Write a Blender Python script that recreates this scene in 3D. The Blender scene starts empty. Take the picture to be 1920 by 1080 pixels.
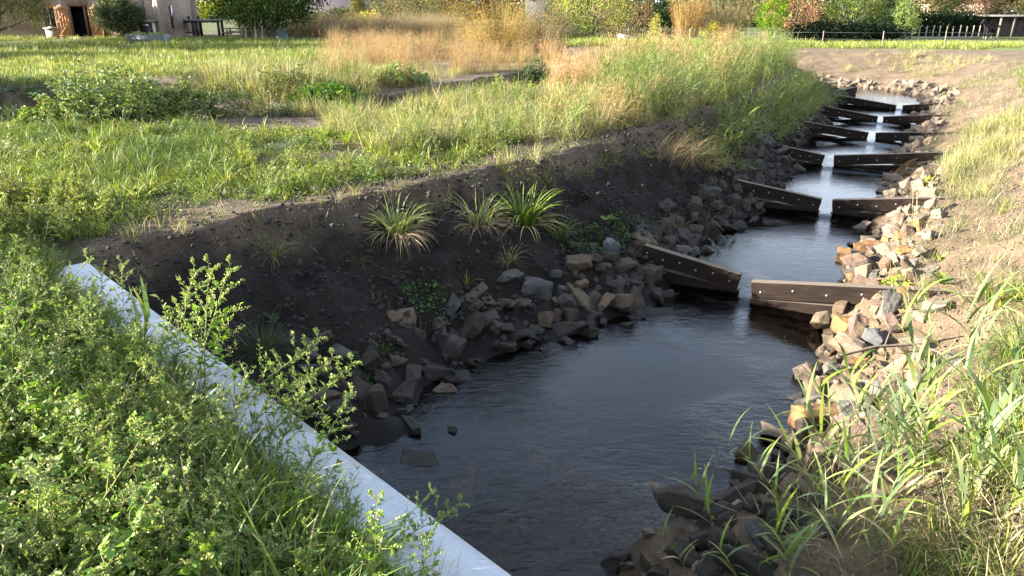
import bpy, bmesh, math, random
import numpy as np
from mathutils import Vector, Matrix, Euler
from mathutils import noise as mnoise
R = math.radians
rnd = random.Random(7)
rng = np.random.default_rng(11)
scene = bpy.context.scene
# ------------------------------------------------------------------ camera, sky, sun, exposure
cam_d = bpy.data.cameras.new('camera'); cam = bpy.data.objects.new('camera', cam_d)
scene.collection.objects.link(cam); scene.camera = cam
cam_d.sensor_width = 36; cam_d.lens = 36*1400/1920
cam_d.clip_start = .05; cam_d.clip_end = 3000
cam.location = (0, 0, 2.6); cam.rotation_euler = (R(90-21), 0, 0)
SUN_H = (-.9985, -.055); SUN_EL = 15.8
world = bpy.data.worlds.new('World'); scene.world = world; world.use_nodes = True
wn = world.node_tree; bg = wn.nodes['Background']
sky = wn.nodes.new('ShaderNodeTexSky'); sky.sky_type = 'NISHITA'; sky.sun_disc = False
sky.sun_elevation = R(SUN_EL); sky.sun_rotation = math.atan2(SUN_H[0], SUN_H[1])
sky.air_density = 1.0; sky.dust_density = .6; sky.ozone_density = 1.0
# thin high cloud over the whole sky and a bright haze all round the horizon, as the pale reflections in the far pools show
tcw = wn.nodes.new('ShaderNodeTexCoord'); mpw = wn.nodes.new('ShaderNodeMapping'); mpw.inputs['Scale'].default_value = (1, 1, 2.6); wn.links.new(tcw.outputs['Generated'], mpw.inputs[0])
cn = wn.nodes.new('ShaderNodeTexNoise'); cn.inputs['Scale'].default_value = 3.2; cn.inputs['Detail'].default_value = 6; wn.links.new(mpw.outputs[0], cn.inputs['Vector'])
cm = wn.nodes.new('ShaderNodeMapRange'); wn.links.new(cn.outputs[0], cm.inputs[0])
for i_, v_ in ((1, .35), (2, .68), (3, .12), (4, .95)): cm.inputs[i_].default_value = v_
sxw = wn.nodes.new('ShaderNodeSeparateXYZ'); wn.links.new(tcw.outputs['Generated'], sxw.inputs[0])
hzw = wn.nodes.new('ShaderNodeMapRange'); hzw.interpolation_type = 'SMOOTHSTEP'; wn.links.new(sxw.outputs[2], hzw.inputs[0])
for i_, v_ in ((1, 0), (2, .42), (3, .95), (4, 0)): hzw.inputs[i_].default_value = v_
def wmix(fac, a_, col):
    m_ = wn.nodes.new('ShaderNodeMix'); m_.data_type = 'RGBA'; wn.links.new(fac, m_.inputs[0]); wn.links.new(a_, m_.inputs[6]); m_.inputs[7].default_value = col; return m_.outputs[2]
clouds = wmix(cm.outputs[0], sky.outputs[0], (2.5, 2.75, 3.2, 1))
wn.links.new(wmix(hzw.outputs[0], clouds, (5.4, 5.8, 6.5, 1)), bg.inputs[0]); bg.inputs[1].default_value = .085
sun_d = bpy.data.lights.new('sun', 'SUN'); sun_d.energy = 5.0; sun_d.angle = R(.5); sun_d.color = (1, .925, .80)
sun = bpy.data.objects.new('sun', sun_d); scene.collection.objects.link(sun)
ce = math.cos(R(SUN_EL))
sun.rotation_euler = Vector((SUN_H[0]*ce, SUN_H[1]*ce, math.sin(R(SUN_EL)))).to_track_quat('Z', 'Y').to_euler()
sun.location = (-20, -4, 12)
vs = scene.view_settings; vs.view_transform = 'Standard'; vs.look = 'None'; vs.gamma = 1; vs.exposure = 2.85; vs.use_curve_mapping = False
cy = scene.cycles
cy.max_bounces = 5; cy.diffuse_bounces = 2; cy.glossy_bounces = 2; cy.transmission_bounces = 3; cy.transparent_max_bounces = 8
cy.caustics_reflective = False; cy.caustics_refractive = False
COL = scene.collection
# ---- terrain height as a function of world x, y (metres); bank top z=0, water about z=-1.8
def vnoise(x, y, seed=0):
    xi = np.floor(x).astype(np.int64); yi = np.floor(y).astype(np.int64)
    fx = x - xi; fy = y - yi
    fx = fx*fx*(3-2*fx); fy = fy*fy*(3-2*fy)
    def h(a, b):
        n = (a*374761393 + b*668265263 + seed*1442695041) & 0xffffffff
        n = ((n ^ (n >> 13))*1274126177) & 0xffffffff
        return ((n ^ (n >> 16)) & 0xffff)/65535.0
    return (h(xi, yi)*(1-fx) + h(xi+1, yi)*fx)*(1-fy) + (h(xi, yi+1)*(1-fx) + h(xi+1, yi+1)*fx)*fy
def fbm(x, y, seed=0, oct=4):
    s = 0; a = .5; f = 1.0; tot = 0
    for k in range(oct):
        s = s + a*vnoise(x*f + 17.3*k, y*f - 9.1*k, seed+k); tot += a; a *= .5; f *= 2.03
    return s/tot
def seg_dist(x, y, pl):
    d = np.full(np.shape(x), 1e9)
    for (ax, ay), (bx, by) in zip(pl[:-1], pl[1:]):
        vx, vy = bx-ax, by-ay
        t = np.clip(((x-ax)*vx + (y-ay)*vy)/(vx*vx+vy*vy), 0, 1)
        d = np.minimum(d, np.hypot(x-ax-t*vx, y-ay-t*vy))
    return d
def inside(x, y, pg):
    c = np.zeros(np.shape(x), bool)
    n = len(pg)
    for i in range(n):
        (ax, ay), (bx, by) = pg[i], pg[(i+1) % n]
        if ay == by: continue
        cond = ((ay > y) != (by > y)) & (x < (bx-ax)*(y-ay)/(by-ay) + ax)
        c = c ^ cond
    return c
def sstep(a, b, v):
    t = np.clip((v-a)/(b-a), 0, 1); return t*t*(3-2*t)
def smooth_pl(pl, n=3):
    pl = [np.array(p, float) for p in pl]
    for _ in range(n):
        q = [pl[0]]
        for a, b in zip(pl[:-1], pl[1:]): q += [a*.75+b*.25, a*.25+b*.75]
        q.append(pl[-1]); pl = q
    return [tuple(p) for p in pl]
LEFT_TOP = smooth_pl([(-4.75,7.55),(-4.55,8.0),(-3.36,9.51),(-2.0,10.53),(-.53,12.16),(.99,13.79),(2.7,15.88),(4.6,19.0),(6.9,22.3),(9.8,28.0),(12.2,32.5),(12.2,35.5),(9.5,37.3),(3,38.5),(-6,39.5)],2)
LEFT_WATER = smooth_pl([(-2.8,5.6),(-1.76,6.56),(-1.3,7.18),(-.69,8.6),(0,9.06),(.76,9.67),(1.92,10.34),(2.6,11.2),(3.1,12.5),(3.6,13.3),(4.57,14.67),(5.1,15.7),(6.36,17.7),(6.9,18.8),(7.7,20.2),(8.7,23.2),(10.8,25.7),(12.4,29.8),(14.9,33.4),(15.2,36.0),(12,38.6),(5,40),(-6,41)],2)
RIGHT_WATER = smooth_pl([(2.0,.9),(.8,4.2),(.9,5.0),(1.35,5.6),(2.3,6.3),(3.0,7.2),(4.0,8.5),(4.45,9.3),(4.95,10.6),(5.56,11.6),(6.5,13.1),(7.1,14.3),(8.7,16.9),(9.8,18.8),(11.5,22.1),(13.6,25.6),(16.0,29.6),(18.0,33.4),(17.9,37.2),(16.1,38.9),(10,41.2),(4,42.3),(-6,43)],2)
RIGHT_TOP = smooth_pl([(4.6,-1.2),(3.9,2.6),(5.8,5.0),(8.1,9.4),(11.5,14.9),(16.4,23.7),(21.0,31.4),(24.5,38),(24,42.3),(18,44.3),(10,45.5),(2,47),(-6,48)],2)
WALL_A = np.array([2.70,.05]); WALL_B = np.array([-4.46,7.42])       # far (stream) face of the head wall
_wd = (WALL_B-WALL_A)/np.linalg.norm(WALL_B-WALL_A); WALL_N = np.array([-_wd[1], _wd[0]])   # towards the camera side
if WALL_N.sum() > 0: WALL_N = -WALL_N
_m = WALL_N*.19
CUT = [tuple(WALL_A+_m), tuple(WALL_B+_m)] + LEFT_TOP + RIGHT_TOP[::-1]
WET = [tuple(WALL_A+_m), tuple(WALL_A+_m+_wd*7.6)] + LEFT_WATER + RIGHT_WATER[::-1]
WEIRS = [(3.60,10.78,.60,.80),(6.60,15.40,.50,.86),(8.48,19.95,.55,.83),(11.15,23.25,.62,.78),(13.05,26.75,.56,.83),(15.15,29.8,.60,.80)]  # gap x, y, upstream axis
DITCH = [(-26,20.3,3.3,1.8),(-13,20.3,3.1,1.8),(-10.2,20.4,1.9,1.0),(-6.2,19.8,1.3,.85),(-3.6,20.8,1.2,.8),(-1.4,24.3,1.3,.9),(.4,27.3,1.7,1.15),(1.6,30.2,1.0,.6)]
def water_level(x, y):
    z = np.full(np.shape(x), -1.8)
    for gx, gy, ax, ay in WEIRS:
        z = z + .08*sstep(-.3, .12, (x-gx)*ax + (y-gy)*ay)
    return z
def field_drop(x, y):
    return -1.0*sstep(48, 66, y)*sstep(4, 16, x)
def terrain(x, y, fine=True):
    x = np.asarray(x, float); y = np.asarray(y, float)
    wq_ = sstep(.35, 1.3, -((x-WALL_A[0])*WALL_N[0] + (y-WALL_A[1])*WALL_N[1]))*(1-sstep(40, 60, y)) if fine is not None else 0
    x0_, y0_ = x, y
    x = x + wq_*(.62*(fbm(x*1.0, y*1.0, 81, 3)-.5) + .26*(fbm(x*3.1, y*3.1, 83, 3)-.5)); y = y + wq_*(.62*(fbm(x0_*1.0, y*1.0, 85, 3)-.5) + .26*(fbm(x0_*3.1, y*3.1, 87, 3)-.5))
    cut = inside(x, y, CUT); wet = inside(x, y, WET)
    wob = (fbm(x*1.1, y*1.1, 5, 3)-.5)
    dTl = seg_dist(x, y, LEFT_TOP); dTr = seg_dist(x, y, RIGHT_TOP)
    dT = np.minimum(dTl, dTr); dT = np.maximum(dT + wob*.35*np.minimum(1, dT), 0)
    dW = np.minimum(seg_dist(x, y, LEFT_WATER), seg_dist(x, y, RIGHT_WATER))
    wl = water_level(x, y)
    t = dT/(dT+dW+1e-6)
    left = dTl < dTr
    prof = np.where(left, .58*t + .42*t**.42, t**1.05)
    zs = wl*prof
    zb = wl - .38*(1-np.exp(-dW/.55)) - .12*(fbm(x*.8, y*.8, 9, 2)-.3)
    edge = np.minimum(seg_dist(x, y, LEFT_TOP), dTr)
    plat = .10*(fbm(x*.35, y*.35, 2, 3)-.5) + field_drop(x, y)
    plat = plat*sstep(0, .8, edge) 
    for (ax, ay, aw, ad), (bx, by, bw, bd) in zip(DITCH[:-1], DITCH[1:]):
        vx, vy = bx-ax, by-ay
        s = np.clip(((x-ax)*vx + (y-ay)*vy)/(vx*vx+vy*vy), 0, 1)
        d = np.hypot(x-ax-s*vx, y-ay-s*vy)/((aw+(bw-aw)*s)*(1+.5*wob))
        plat = np.minimum(plat, plat - (ad+(bd-ad)*s)*(1-sstep(.6, 1.0, d)))
    z = np.where(cut, np.where(wet, zb, zs), plat)
    if fine:
        near = np.exp(-np.maximum(np.hypot(x, y-6)-14, 0)/12)
        slope = (cut & ~wet)*np.minimum(1, np.minimum(dT, dW)*2.0)
        z = z + near*((fbm(x*2.1, y*2.1, 21, 4)-.5)*(.05 + .42*slope) + (fbm(x*5.0, y*5.0, 33, 4)-.5)*(.05 + .22*slope*left))
    return z
# ------------------------------------------------------------------ helpers
def lin(r, g, b):
    f = lambda c: (c/255/12.92 if c/255 <= .04045 else ((c/255+.055)/1.055)**2.4)
    return np.array((f(r), f(g), f(b)))
def tag(o, label=None, cat=None, group=None, kind=None):
    if label: o['label'] = label
    if cat: o['category'] = cat
    if group: o['group'] = group
    if kind: o['kind'] = kind
    return o
def link(o, parent=None):
    COL.objects.link(o)
    if parent is not None: o.parent = parent
    return o
def empty(name, loc=(0,0,0), rz=0.0, scale=1.0):
    o = bpy.data.objects.new(name, None); o.location = loc; o.rotation_euler = (0,0,rz); o.scale = (scale,)*3
    o.empty_display_size = .1
    return link(o)
class MB:
    """collects polygons with a colour per vertex and builds ONE mesh"""
    def __init__(s): s.v = []; s.f = []; s.c = []
    def add(s, vs, fs, c):
        n = len(s.v); s.v += [tuple(p) for p in vs]; s.f += [tuple(i+n for i in f) for f in fs]
        if len(c) == len(vs) and hasattr(c[0], '__len__'): s.c += [tuple(k) for k in c]
        else: s.c += [tuple(c)]*len(vs)
    def box(s, c, d, col=(1,1,1), rz=0.0):
        x, y, z = d[0]/2, d[1]/2, d[2]/2; q = []
        for sx, sy, sz in ((-1,-1,-1),(1,-1,-1),(1,1,-1),(-1,1,-1),(-1,-1,1),(1,-1,1),(1,1,1),(-1,1,1)):
            px, py = sx*x, sy*y
            q.append((c[0]+px*math.cos(rz)-py*math.sin(rz), c[1]+px*math.sin(rz)+py*math.cos(rz), c[2]+sz*z))
        s.add(q, [(0,3,2,1),(4,5,6,7),(0,1,5,4),(1,2,6,5),(2,3,7,6),(3,0,4,7)], col)
    def beam(s, a, b, w, h, col=(1,1,1)):
        a = Vector(a); b = Vector(b); d = (b-a).normalized(); up = Vector((0,0,1))
        if abs(d.z) > .95: up = Vector((0,1,0))
        r = d.cross(up).normalized(); u = r.cross(d); q = []
        for p in (a, b):
            for sx, sz in ((-1,-1),(1,-1),(1,1),(-1,1)): q.append(p + r*(sx*w/2) + u*(sz*h/2))
        s.add(q, [(0,1,2,3),(7,6,5,4),(0,4,5,1),(1,5,6,2),(2,6,7,3),(3,7,4,0)], col)
    def tube(s, pts, rad, n, col):
        pts = [Vector(p) for p in pts]; q = []; cs = []
        for i, p in enumerate(pts):
            d = (pts[min(i+1, len(pts)-1)] - pts[max(i-1, 0)]).normalized()
            r = d.orthogonal().normalized(); u = d.cross(r)
            for k in range(n):
                a = 2*math.pi*k/n; q.append(p + (r*math.cos(a) + u*math.sin(a))*rad[i])
        fs = [(i*n+k, i*n+(k+1) % n, (i+1)*n+(k+1) % n, (i+1)*n+k) for i in range(len(pts)-1) for k in range(n)]
        fs.append(tuple(range((len(pts)-1)*n, len(pts)*n)))
        s.add(q, fs, col)
    def blade(s, p, az, L, W, lean, bend, seg, c0, c1, twist=0.0):
        """a curved tapering grass blade"""
        ca, sa = math.cos(az), math.sin(az); px, py = -sa, ca
        x, y, z = p; q = []; cs = []; a = lean
        for i in range(seg+1):
            t = i/seg
            w = W*.5*(.55+.9*t if t < .35 else .865*(1-(t-.35)/.65)**.75)
            tw = twist*t
            ox = px*math.cos(tw); oy = py*math.cos(tw); oz = math.sin(tw)
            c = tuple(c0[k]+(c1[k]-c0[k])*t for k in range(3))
            if i < seg:
                q += [(x-ox*w, y-oy*w, z-oz*w), (x+ox*w, y+oy*w, z+oz*w)]; cs += [c, c]
            else: q.append((x, y, z)); cs.append(c)
            st = L/seg; x += ca*math.sin(a)*st; y += sa*math.sin(a)*st; z += math.cos(a)*st; a += bend/seg
        n = len(s.v)
        fs = [(2*i, 2*i+1, 2*i+3, 2*i+2) for i in range(seg-1)] + [(2*seg-2, 2*seg-1, 2*seg)]
        s.v += q; s.c += cs; s.f += [tuple(k+n for k in f) for f in fs]
        return (x, y, z)
    def leaf(s, p, d, L, W, c, fold=.25, r=None):
        """a folded diamond leaf"""
        r = r or rnd
        d = Vector(d).normalized(); q = Vector((r.uniform(-1,1), r.uniform(-1,1), r.uniform(.2,1.4)))
        side = d.cross(q)
        if side.length < 1e-4: side = d.orthogonal()
        side.normalize(); nm = side.cross(d); p = Vector(p)
        m = p + d*(L*.45)
        s.add([p, m-side*(W/2)+nm*(W*fold), p+d*L-nm*(L*.12), m+side*(W/2)+nm*(W*fold)], [(0,3,2),(0,2,1)], c)
    def mesh(s, name, mat, smooth=False):
        me = bpy.data.meshes.new(name)
        nv = len(s.v); lens = np.fromiter((len(f) for f in s.f), np.int32, len(s.f))
        li = np.fromiter((i for f in s.f for i in f), np.int32, int(lens.sum()))
        me.vertices.add(nv); me.vertices.foreach_set('co', np.array(s.v, np.float32).ravel())
        me.loops.add(len(li)); me.loops.foreach_set('vertex_index', li)
        me.polygons.add(len(lens)); me.polygons.foreach_set('loop_start', np.concatenate(([0], np.cumsum(lens)[:-1])).astype(np.int32))
        if smooth: me.polygons.foreach_set('use_smooth', np.ones(len(lens), bool))
        me.update(calc_edges=True)
        at = me.color_attributes.new('Col', 'FLOAT_COLOR', 'POINT')
        at.data.foreach_set('color', np.hstack([np.array(s.c, np.float32).reshape(-1,3), np.ones((nv,1), np.float32)]).ravel())
        me.materials.append(mat)
        return me
    def build(s, name, mat, parent=None, smooth=False):
        return link(bpy.data.objects.new(name, s.mesh(name, mat, smooth)), parent)
def copy_tree(o, parent=None):
    c = o.copy(); COL.objects.link(c); c.parent = parent
    for ch in o.children: copy_tree(ch, c)
    return c
# ------------------------------------------------------------------ materials
def mat(name):
    m = bpy.data.materials.new(name); m.use_nodes = True
    nt = m.node_tree; b = nt.nodes['Principled BSDF']
    return m, nt, b
def N(nt, t, **kw):
    n = nt.nodes.new(t)
    for k, v in kw.items():
        if k.startswith('i_'):
            n.inputs[int(k[2:]) if k[2:].isdigit() else k[2:].replace('_', ' ')].default_value = v
        else: setattr(n, k, v)
    return n
def noise(nt, scale, detail=4, rough=.6, vec=None, dist=0.0):
    n = N(nt, 'ShaderNodeTexNoise'); n.inputs['Scale'].default_value = scale; n.inputs['Detail'].default_value = detail
    n.inputs['Roughness'].default_value = rough; n.inputs['Distortion'].default_value = dist
    if vec is not None: nt.links.new(vec, n.inputs['Vector'])
    return n
def ramp(nt, fac, stops):
    r = N(nt, 'ShaderNodeValToRGB'); e = r.color_ramp.elements
    while len(e) < len(stops): e.new(.5)
    for k, (p, c) in zip(e, stops): k.position = p; k.color = (*c, 1) if len(c) == 3 else c
    nt.links.new(fac, r.inputs[0]); return r
def mix(nt, fac, a, b, mode='MIX'):
    m = N(nt, 'ShaderNodeMix', data_type='RGBA', blend_type=mode)
    for sock, v in ((m.inputs[0], fac), (m.inputs[6], a), (m.inputs[7], b)):
        if hasattr(v, 'is_output'): nt.links.new(v, sock)
        elif isinstance(v, (int, float)): sock.default_value = v
        else: sock.default_value = (*v, 1)
    return m.outputs[2]
def mathn(nt, op, a, b=None):
    m = N(nt, 'ShaderNodeMath', operation=op)
    for i, v in enumerate((a, b)):
        if v is None: continue
        if hasattr(v, 'is_output'): nt.links.new(v, m.inputs[i])
        else: m.inputs[i].default_value = v
    return m.outputs[0]
def maprange(nt, v, a, b, c=0.0, d=1.0):
    m = N(nt, 'ShaderNodeMapRange'); nt.links.new(v, m.inputs[0])
    for i, k in enumerate((a, b, c, d)): m.inputs[i+1].default_value = k
    return m.outputs[0]
def bump(nt, b, h, strength, dist=.02):
    n = N(nt, 'ShaderNodeBump'); n.inputs['Strength'].default_value = strength; n.inputs['Distance'].default_value = dist
    nt.links.new(h, n.inputs['Height']); nt.links.new(n.outputs[0], b.inputs['Normal']); return n
def leaf_material(name, trans=.35, rough=.5, vary=.35, spec=.35):
    m, nt, b = mat(name)
    at = N(nt, 'ShaderNodeAttribute', attribute_name='Col'); oi = N(nt, 'ShaderNodeObjectInfo')
    hs = N(nt, 'ShaderNodeHueSaturation')
    nt.links.new(at.outputs['Color'], hs.inputs['Color'])
    nt.links.new(maprange(nt, oi.outputs['Random'], 0, 1, 1-vary, 1+vary), hs.inputs['Value'])
    r2 = mathn(nt, 'FRACT', mathn(nt, 'MULTIPLY', oi.outputs['Random'], 7.31))
    nt.links.new(maprange(nt, r2, 0, 1, .485, .515), hs.inputs['Hue'])
    r3 = mathn(nt, 'FRACT', mathn(nt, 'MULTIPLY', oi.outputs['Random'], 3.77))
    nt.links.new(maprange(nt, r3, 0, 1, .8, 1.1), hs.inputs['Saturation'])
    nt.links.new(hs.outputs[0], b.inputs['Base Color']); b.inputs['Roughness'].default_value = rough
    b.inputs['Specular IOR Level'].default_value = spec
    tr = N(nt, 'ShaderNodeBsdfTranslucent'); nt.links.new(mix(nt, 1.0, hs.outputs[0], (1.15, 1.1, .6), 'MULTIPLY'), tr.inputs[0])
    mx = N(nt, 'ShaderNodeMixShader'); mx.inputs[0].default_value = trans
    nt.links.new(b.outputs[0], mx.inputs[1]); nt.links.new(tr.outputs[0], mx.inputs[2])
    nt.links.new(mx.outputs[0], nt.nodes['Material Output'].inputs[0]); return m
M_LEAF = leaf_material('leaf', .3, .55, .35, .22); M_DRY = leaf_material('dry_stalk', .25, .65, .25, .15); M_TREE = leaf_material('tree_leaf', .25, .8, .1, .08)
def attr_material(name, rough=.8, bscale=0, bstr=.3, vary=.15):
    m, nt, b = mat(name)
    at = N(nt, 'ShaderNodeAttribute', attribute_name='Col')
    ge = N(nt, 'ShaderNodeTexCoord')
    n = noise(nt, 9, 5, .65, ge.outputs['Object'])
    nt.links.new(mix(nt, 1.0, at.outputs['Color'], ramp(nt, n.outputs[0], [(.3, (1-vary,)*3), (.7, (1+vary,)*3)]).outputs[0], 'MULTIPLY'), b.inputs['Base Color'])
    b.inputs['Roughness'].default_value = rough
    if bscale: bump(nt, b, noise(nt, bscale, 5, .7, ge.outputs['Object']).outputs[0], bstr)
    return m
M_BARK = attr_material('bark', .9, 30, .6, .3)
M_PAINT = attr_material('paint', .55, 0, 0, .08)
M_WOODP = attr_material('weathered_wood', .8, 40, .4, .22)
# brick
def brick_material(name, c1, c2, mortar):
    m, nt, b = mat(name)
    tc = N(nt, 'ShaderNodeTexCoord'); br = N(nt, 'ShaderNodeTexBrick')
    cx = N(nt, 'ShaderNodeSeparateXYZ'); nt.links.new(tc.outputs['Object'], cx.inputs[0])
    cb = N(nt, 'ShaderNodeCombineXYZ'); nt.links.new(mathn(nt, 'ADD', cx.outputs[0], cx.outputs[1]), cb.inputs[0]); nt.links.new(cx.outputs[2], cb.inputs[1])
    nt.links.new(cb.outputs[0], br.inputs['Vector'])
    br.inputs['Color1'].default_value = (*c1, 1); br.inputs['Color2'].default_value = (*c2, 1); br.inputs['Mortar'].default_value = (*mortar, 1)
    br.inputs['Scale'].default_value = 1; br.inputs['Brick Width'].default_value = .34; br.inputs['Row Height'].default_value = .13; br.inputs['Mortar Size'].default_value = .014
    n = noise(nt, 3, 5, .7, tc.outputs['Object'])
    nt.links.new(mix(nt, 1.0, br.outputs[0], ramp(nt, n.outputs[0], [(.3, (.75,)*3), (.7, (1.2,)*3)]).outputs[0], 'MULTIPLY'), b.inputs['Base Color'])
    b.inputs['Roughness'].default_value = .9; bump(nt, b, br.outputs['Fac'], -.5, .01); return m
# ground: colour per vertex (soil, dry sand, turf) broken up by fine noise; wet near the water line
def ground_material():
    m, nt, b = mat('ground_soil')
    at = N(nt, 'ShaderNodeAttribute', attribute_name='Col'); ge = N(nt, 'ShaderNodeNewGeometry')
    n1 = noise(nt, 2.2, 6, .7, ge.outputs['Position']); n2 = noise(nt, 26, 6, .75, ge.outputs['Position']); n3 = noise(nt, 120, 3, .7, ge.outputs['Position'])
    c = mix(nt, 1.0, at.outputs['Color'], ramp(nt, n1.outputs[0], [(.3, (.6,.6,.6)), (.7, (1.45,1.4,1.33))]).outputs[0], 'MULTIPLY')
    c = mix(nt, 1.0, c, ramp(nt, n2.outputs[0], [(.28, (.5,.5,.52)), (.72, (1.6,1.56,1.5))]).outputs[0], 'MULTIPLY')
    sp = N(nt, 'ShaderNodeSeparateXYZ'); nt.links.new(ge.outputs['Position'], sp.inputs[0])
    wet = maprange(nt, mathn(nt, 'ADD', sp.outputs[2], mathn(nt, 'MULTIPLY', n1.outputs[0], .3)), -1.35, -1.6)
    nt.links.new(mix(nt, wet, c, mix(nt, 1.0, c, (.38,.36,.34), 'MULTIPLY')), b.inputs['Base Color'])
    nt.links.new(maprange(nt, wet, 0, 1, .95, .55), b.inputs['Roughness']); b.inputs['Specular IOR Level'].default_value = .25
    h = mathn(nt, 'ADD', n2.outputs[0], mathn(nt, 'MULTIPLY', n3.outputs[0], .45))
    bump(nt, b, h, .9, .035); return m
M_GROUND = ground_material()
def rock_material():
    m, nt, b = mat('rock')
    oi = N(nt, 'ShaderNodeObjectInfo'); tc = N(nt, 'ShaderNodeTexCoord'); ge = N(nt, 'ShaderNodeNewGeometry')
    off = N(nt, 'ShaderNodeVectorMath', operation='ADD'); nt.links.new(tc.outputs['Object'], off.inputs[0])
    cb = N(nt, 'ShaderNodeCombineXYZ'); rr = mathn(nt, 'MULTIPLY', oi.outputs['Random'], 40.0)
    for i in range(3): nt.links.new(rr, cb.inputs[i])
    nt.links.new(cb.outputs[0], off.inputs[1]); v = off.outputs[0]
    n1 = noise(nt, 1.6, 6, .65, v, .6); n2 = noise(nt, 9, 6, .75, v); n3 = noise(nt, 40, 4, .7, v)
    c = mix(nt, 1.0, oi.outputs['Color'], ramp(nt, n1.outputs[0], [(.3, (.62,.62,.66)), (.52, (1,1,1)), (.75, (1.3,1.2,1.05))]).outputs[0], 'MULTIPLY')
    c = mix(nt, 1.0, c, ramp(nt, n2.outputs[0], [(.3, (.66,.66,.66)), (.7, (1.28,1.27,1.25))]).outputs[0], 'MULTIPLY')
    c = mix(nt, maprange(nt, n3.outputs[0], .62, .72, 0, .35), c, (.30,.29,.27))
    sp = N(nt, 'ShaderNodeSeparateXYZ'); nt.links.new(ge.outputs['Position'], sp.inputs[0])
    wet = maprange(nt, mathn(nt, 'ADD', sp.outputs[2], mathn(nt, 'MULTIPLY', n1.outputs[0], .12)), -1.52, -1.66)
    nt.links.new(mix(nt, wet, c, mix(nt, 1.0, c, (.34,.32,.29), 'MULTIPLY')), b.inputs['Base Color'])
    nt.links.new(maprange(nt, wet, 0, 1, .85, .35), b.inputs['Roughness']); b.inputs['Specular IOR Level'].default_value = .3
    bump(nt, b, mathn(nt, 'ADD', n2.outputs[0], mathn(nt, 'MULTIPLY', n3.outputs[0], .4)), .7, .03); return m
M_ROCK = rock_material()
def timber_material():
    m, nt, b = mat('weir_timber')
    tc = N(nt, 'ShaderNodeTexCoord'); mp = N(nt, 'ShaderNodeMapping'); mp.inputs['Scale'].default_value = (1.2, 22, 22)
    nt.links.new(tc.outputs['Object'], mp.inputs[0]); g = noise(nt, 1.5, 7, .7, mp.outputs[0], 1.2)
    n = noise(nt, 2.5, 5, .7, tc.outputs['Object'])
    c = ramp(nt, g.outputs[0], [(.3, (.005,.0035,.0027)), (.55, (.019,.0125,.009)), (.75, (.042,.029,.021))])
    c2 = mix(nt, 1.0, c.outputs[0], ramp(nt, n.outputs[0], [(.3, (.6,.6,.62)), (.7, (1.35,1.25,1.2))]).outputs[0], 'MULTIPLY')
    ge = N(nt, 'ShaderNodeNewGeometry'); sn = N(nt, 'ShaderNodeSeparateXYZ'); nt.links.new(ge.outputs['Normal'], sn.inputs[0])
    top = maprange(nt, sn.outputs[2], .6, .9)       # upward-facing grain is greyer and paler
    c3 = mix(nt, top, c2, mix(nt, g.outputs[0], (.05,.04,.031), (.20,.16,.125)))
    nt.links.new(c3, b.inputs['Base Color']); b.inputs['Roughness'].default_value = .8; b.inputs['Specular IOR Level'].default_value = .15
    bump(nt, b, g.outputs[0], .6, .012); return m
M_TIMBER = timber_material()
def steel_material():
    m, nt, b = mat('bolt_steel'); b.inputs['Base Color'].default_value = (.55,.54,.52,1); b.inputs['Metallic'].default_value = .6; b.inputs['Roughness'].default_value = .45
    n = noise(nt, 60, 3); nt.links.new(ramp(nt, n.outputs[0], [(.3, (.16,.15,.135)), (.7, (.34,.33,.31))]).outputs[0], b.inputs['Base Color']); return m
M_STEEL = steel_material()
def cap_material():
    m, nt, b = mat('white_coping')
    tc = N(nt, 'ShaderNodeTexCoord'); mp = N(nt, 'ShaderNodeMapping'); mp.inputs['Scale'].default_value = (28, 1.5, 1)
    nt.links.new(tc.outputs['Object'], mp.inputs[0])
    g = noise(nt, 1.0, 6, .7, mp.outputs[0], .3); n = noise(nt, 3, 6, .7, tc.outputs['Object']); d = noise(nt, 45, 4, .7, tc.outputs['Object'])
    c = ramp(nt, n.outputs[0], [(.28, (.30,.325,.355)), (.5, (.40,.43,.47)), (.75, (.47,.50,.54))]).outputs[0]
    c = mix(nt, 1.0, c, ramp(nt, g.outputs[0], [(.3, (.93,.93,.93)), (.6, (1.03,1.03,1.03))]).outputs[0], 'MULTIPLY')
    c = mix(nt, maprange(nt, d.outputs[0], .62, .70, 0, .85), c, (.10,.085,.06))
    n5 = noise(nt, 1.1, 5, .75, tc.outputs['Object'])
    c = mix(nt, maprange(nt, n5.outputs[0], .5, .72, 0, .6), c, (.17,.155,.115))
    so = N(nt, 'ShaderNodeSeparateXYZ'); nt.links.new(tc.outputs['Object'], so.inputs[0])
    ed = mathn(nt, 'ADD', mathn(nt, 'ABSOLUTE', so.outputs[1]), mathn(nt, 'MULTIPLY', n.outputs[0], .16))       # soil and algae creeping in from both edges
    c = mix(nt, maprange(nt, ed, .235, .30, 0, .5), c, (.13,.12,.085))
    nt.links.new(c, b.inputs['Base Color']); b.inputs['Roughness'].default_value = .6
    bump(nt, b, mathn(nt, 'ADD', g.outputs[0], mathn(nt, 'MULTIPLY', d.outputs[0], .3)), .35, .008); return m
M_CAP = cap_material()
def concrete_material():
    m, nt, b = mat('wall_concrete'); tc = N(nt, 'ShaderNodeTexCoord'); n = noise(nt, 3, 7, .7, tc.outputs['Object'])
    nt.links.new(ramp(nt, n.outputs[0], [(.3, (.10,.10,.095)), (.7, (.27,.265,.25))]).outputs[0], b.inputs['Base Color']); b.inputs['Roughness'].default_value = .85
    bump(nt, b, n.outputs[0], .3); return m
M_CONC = concrete_material()
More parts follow.
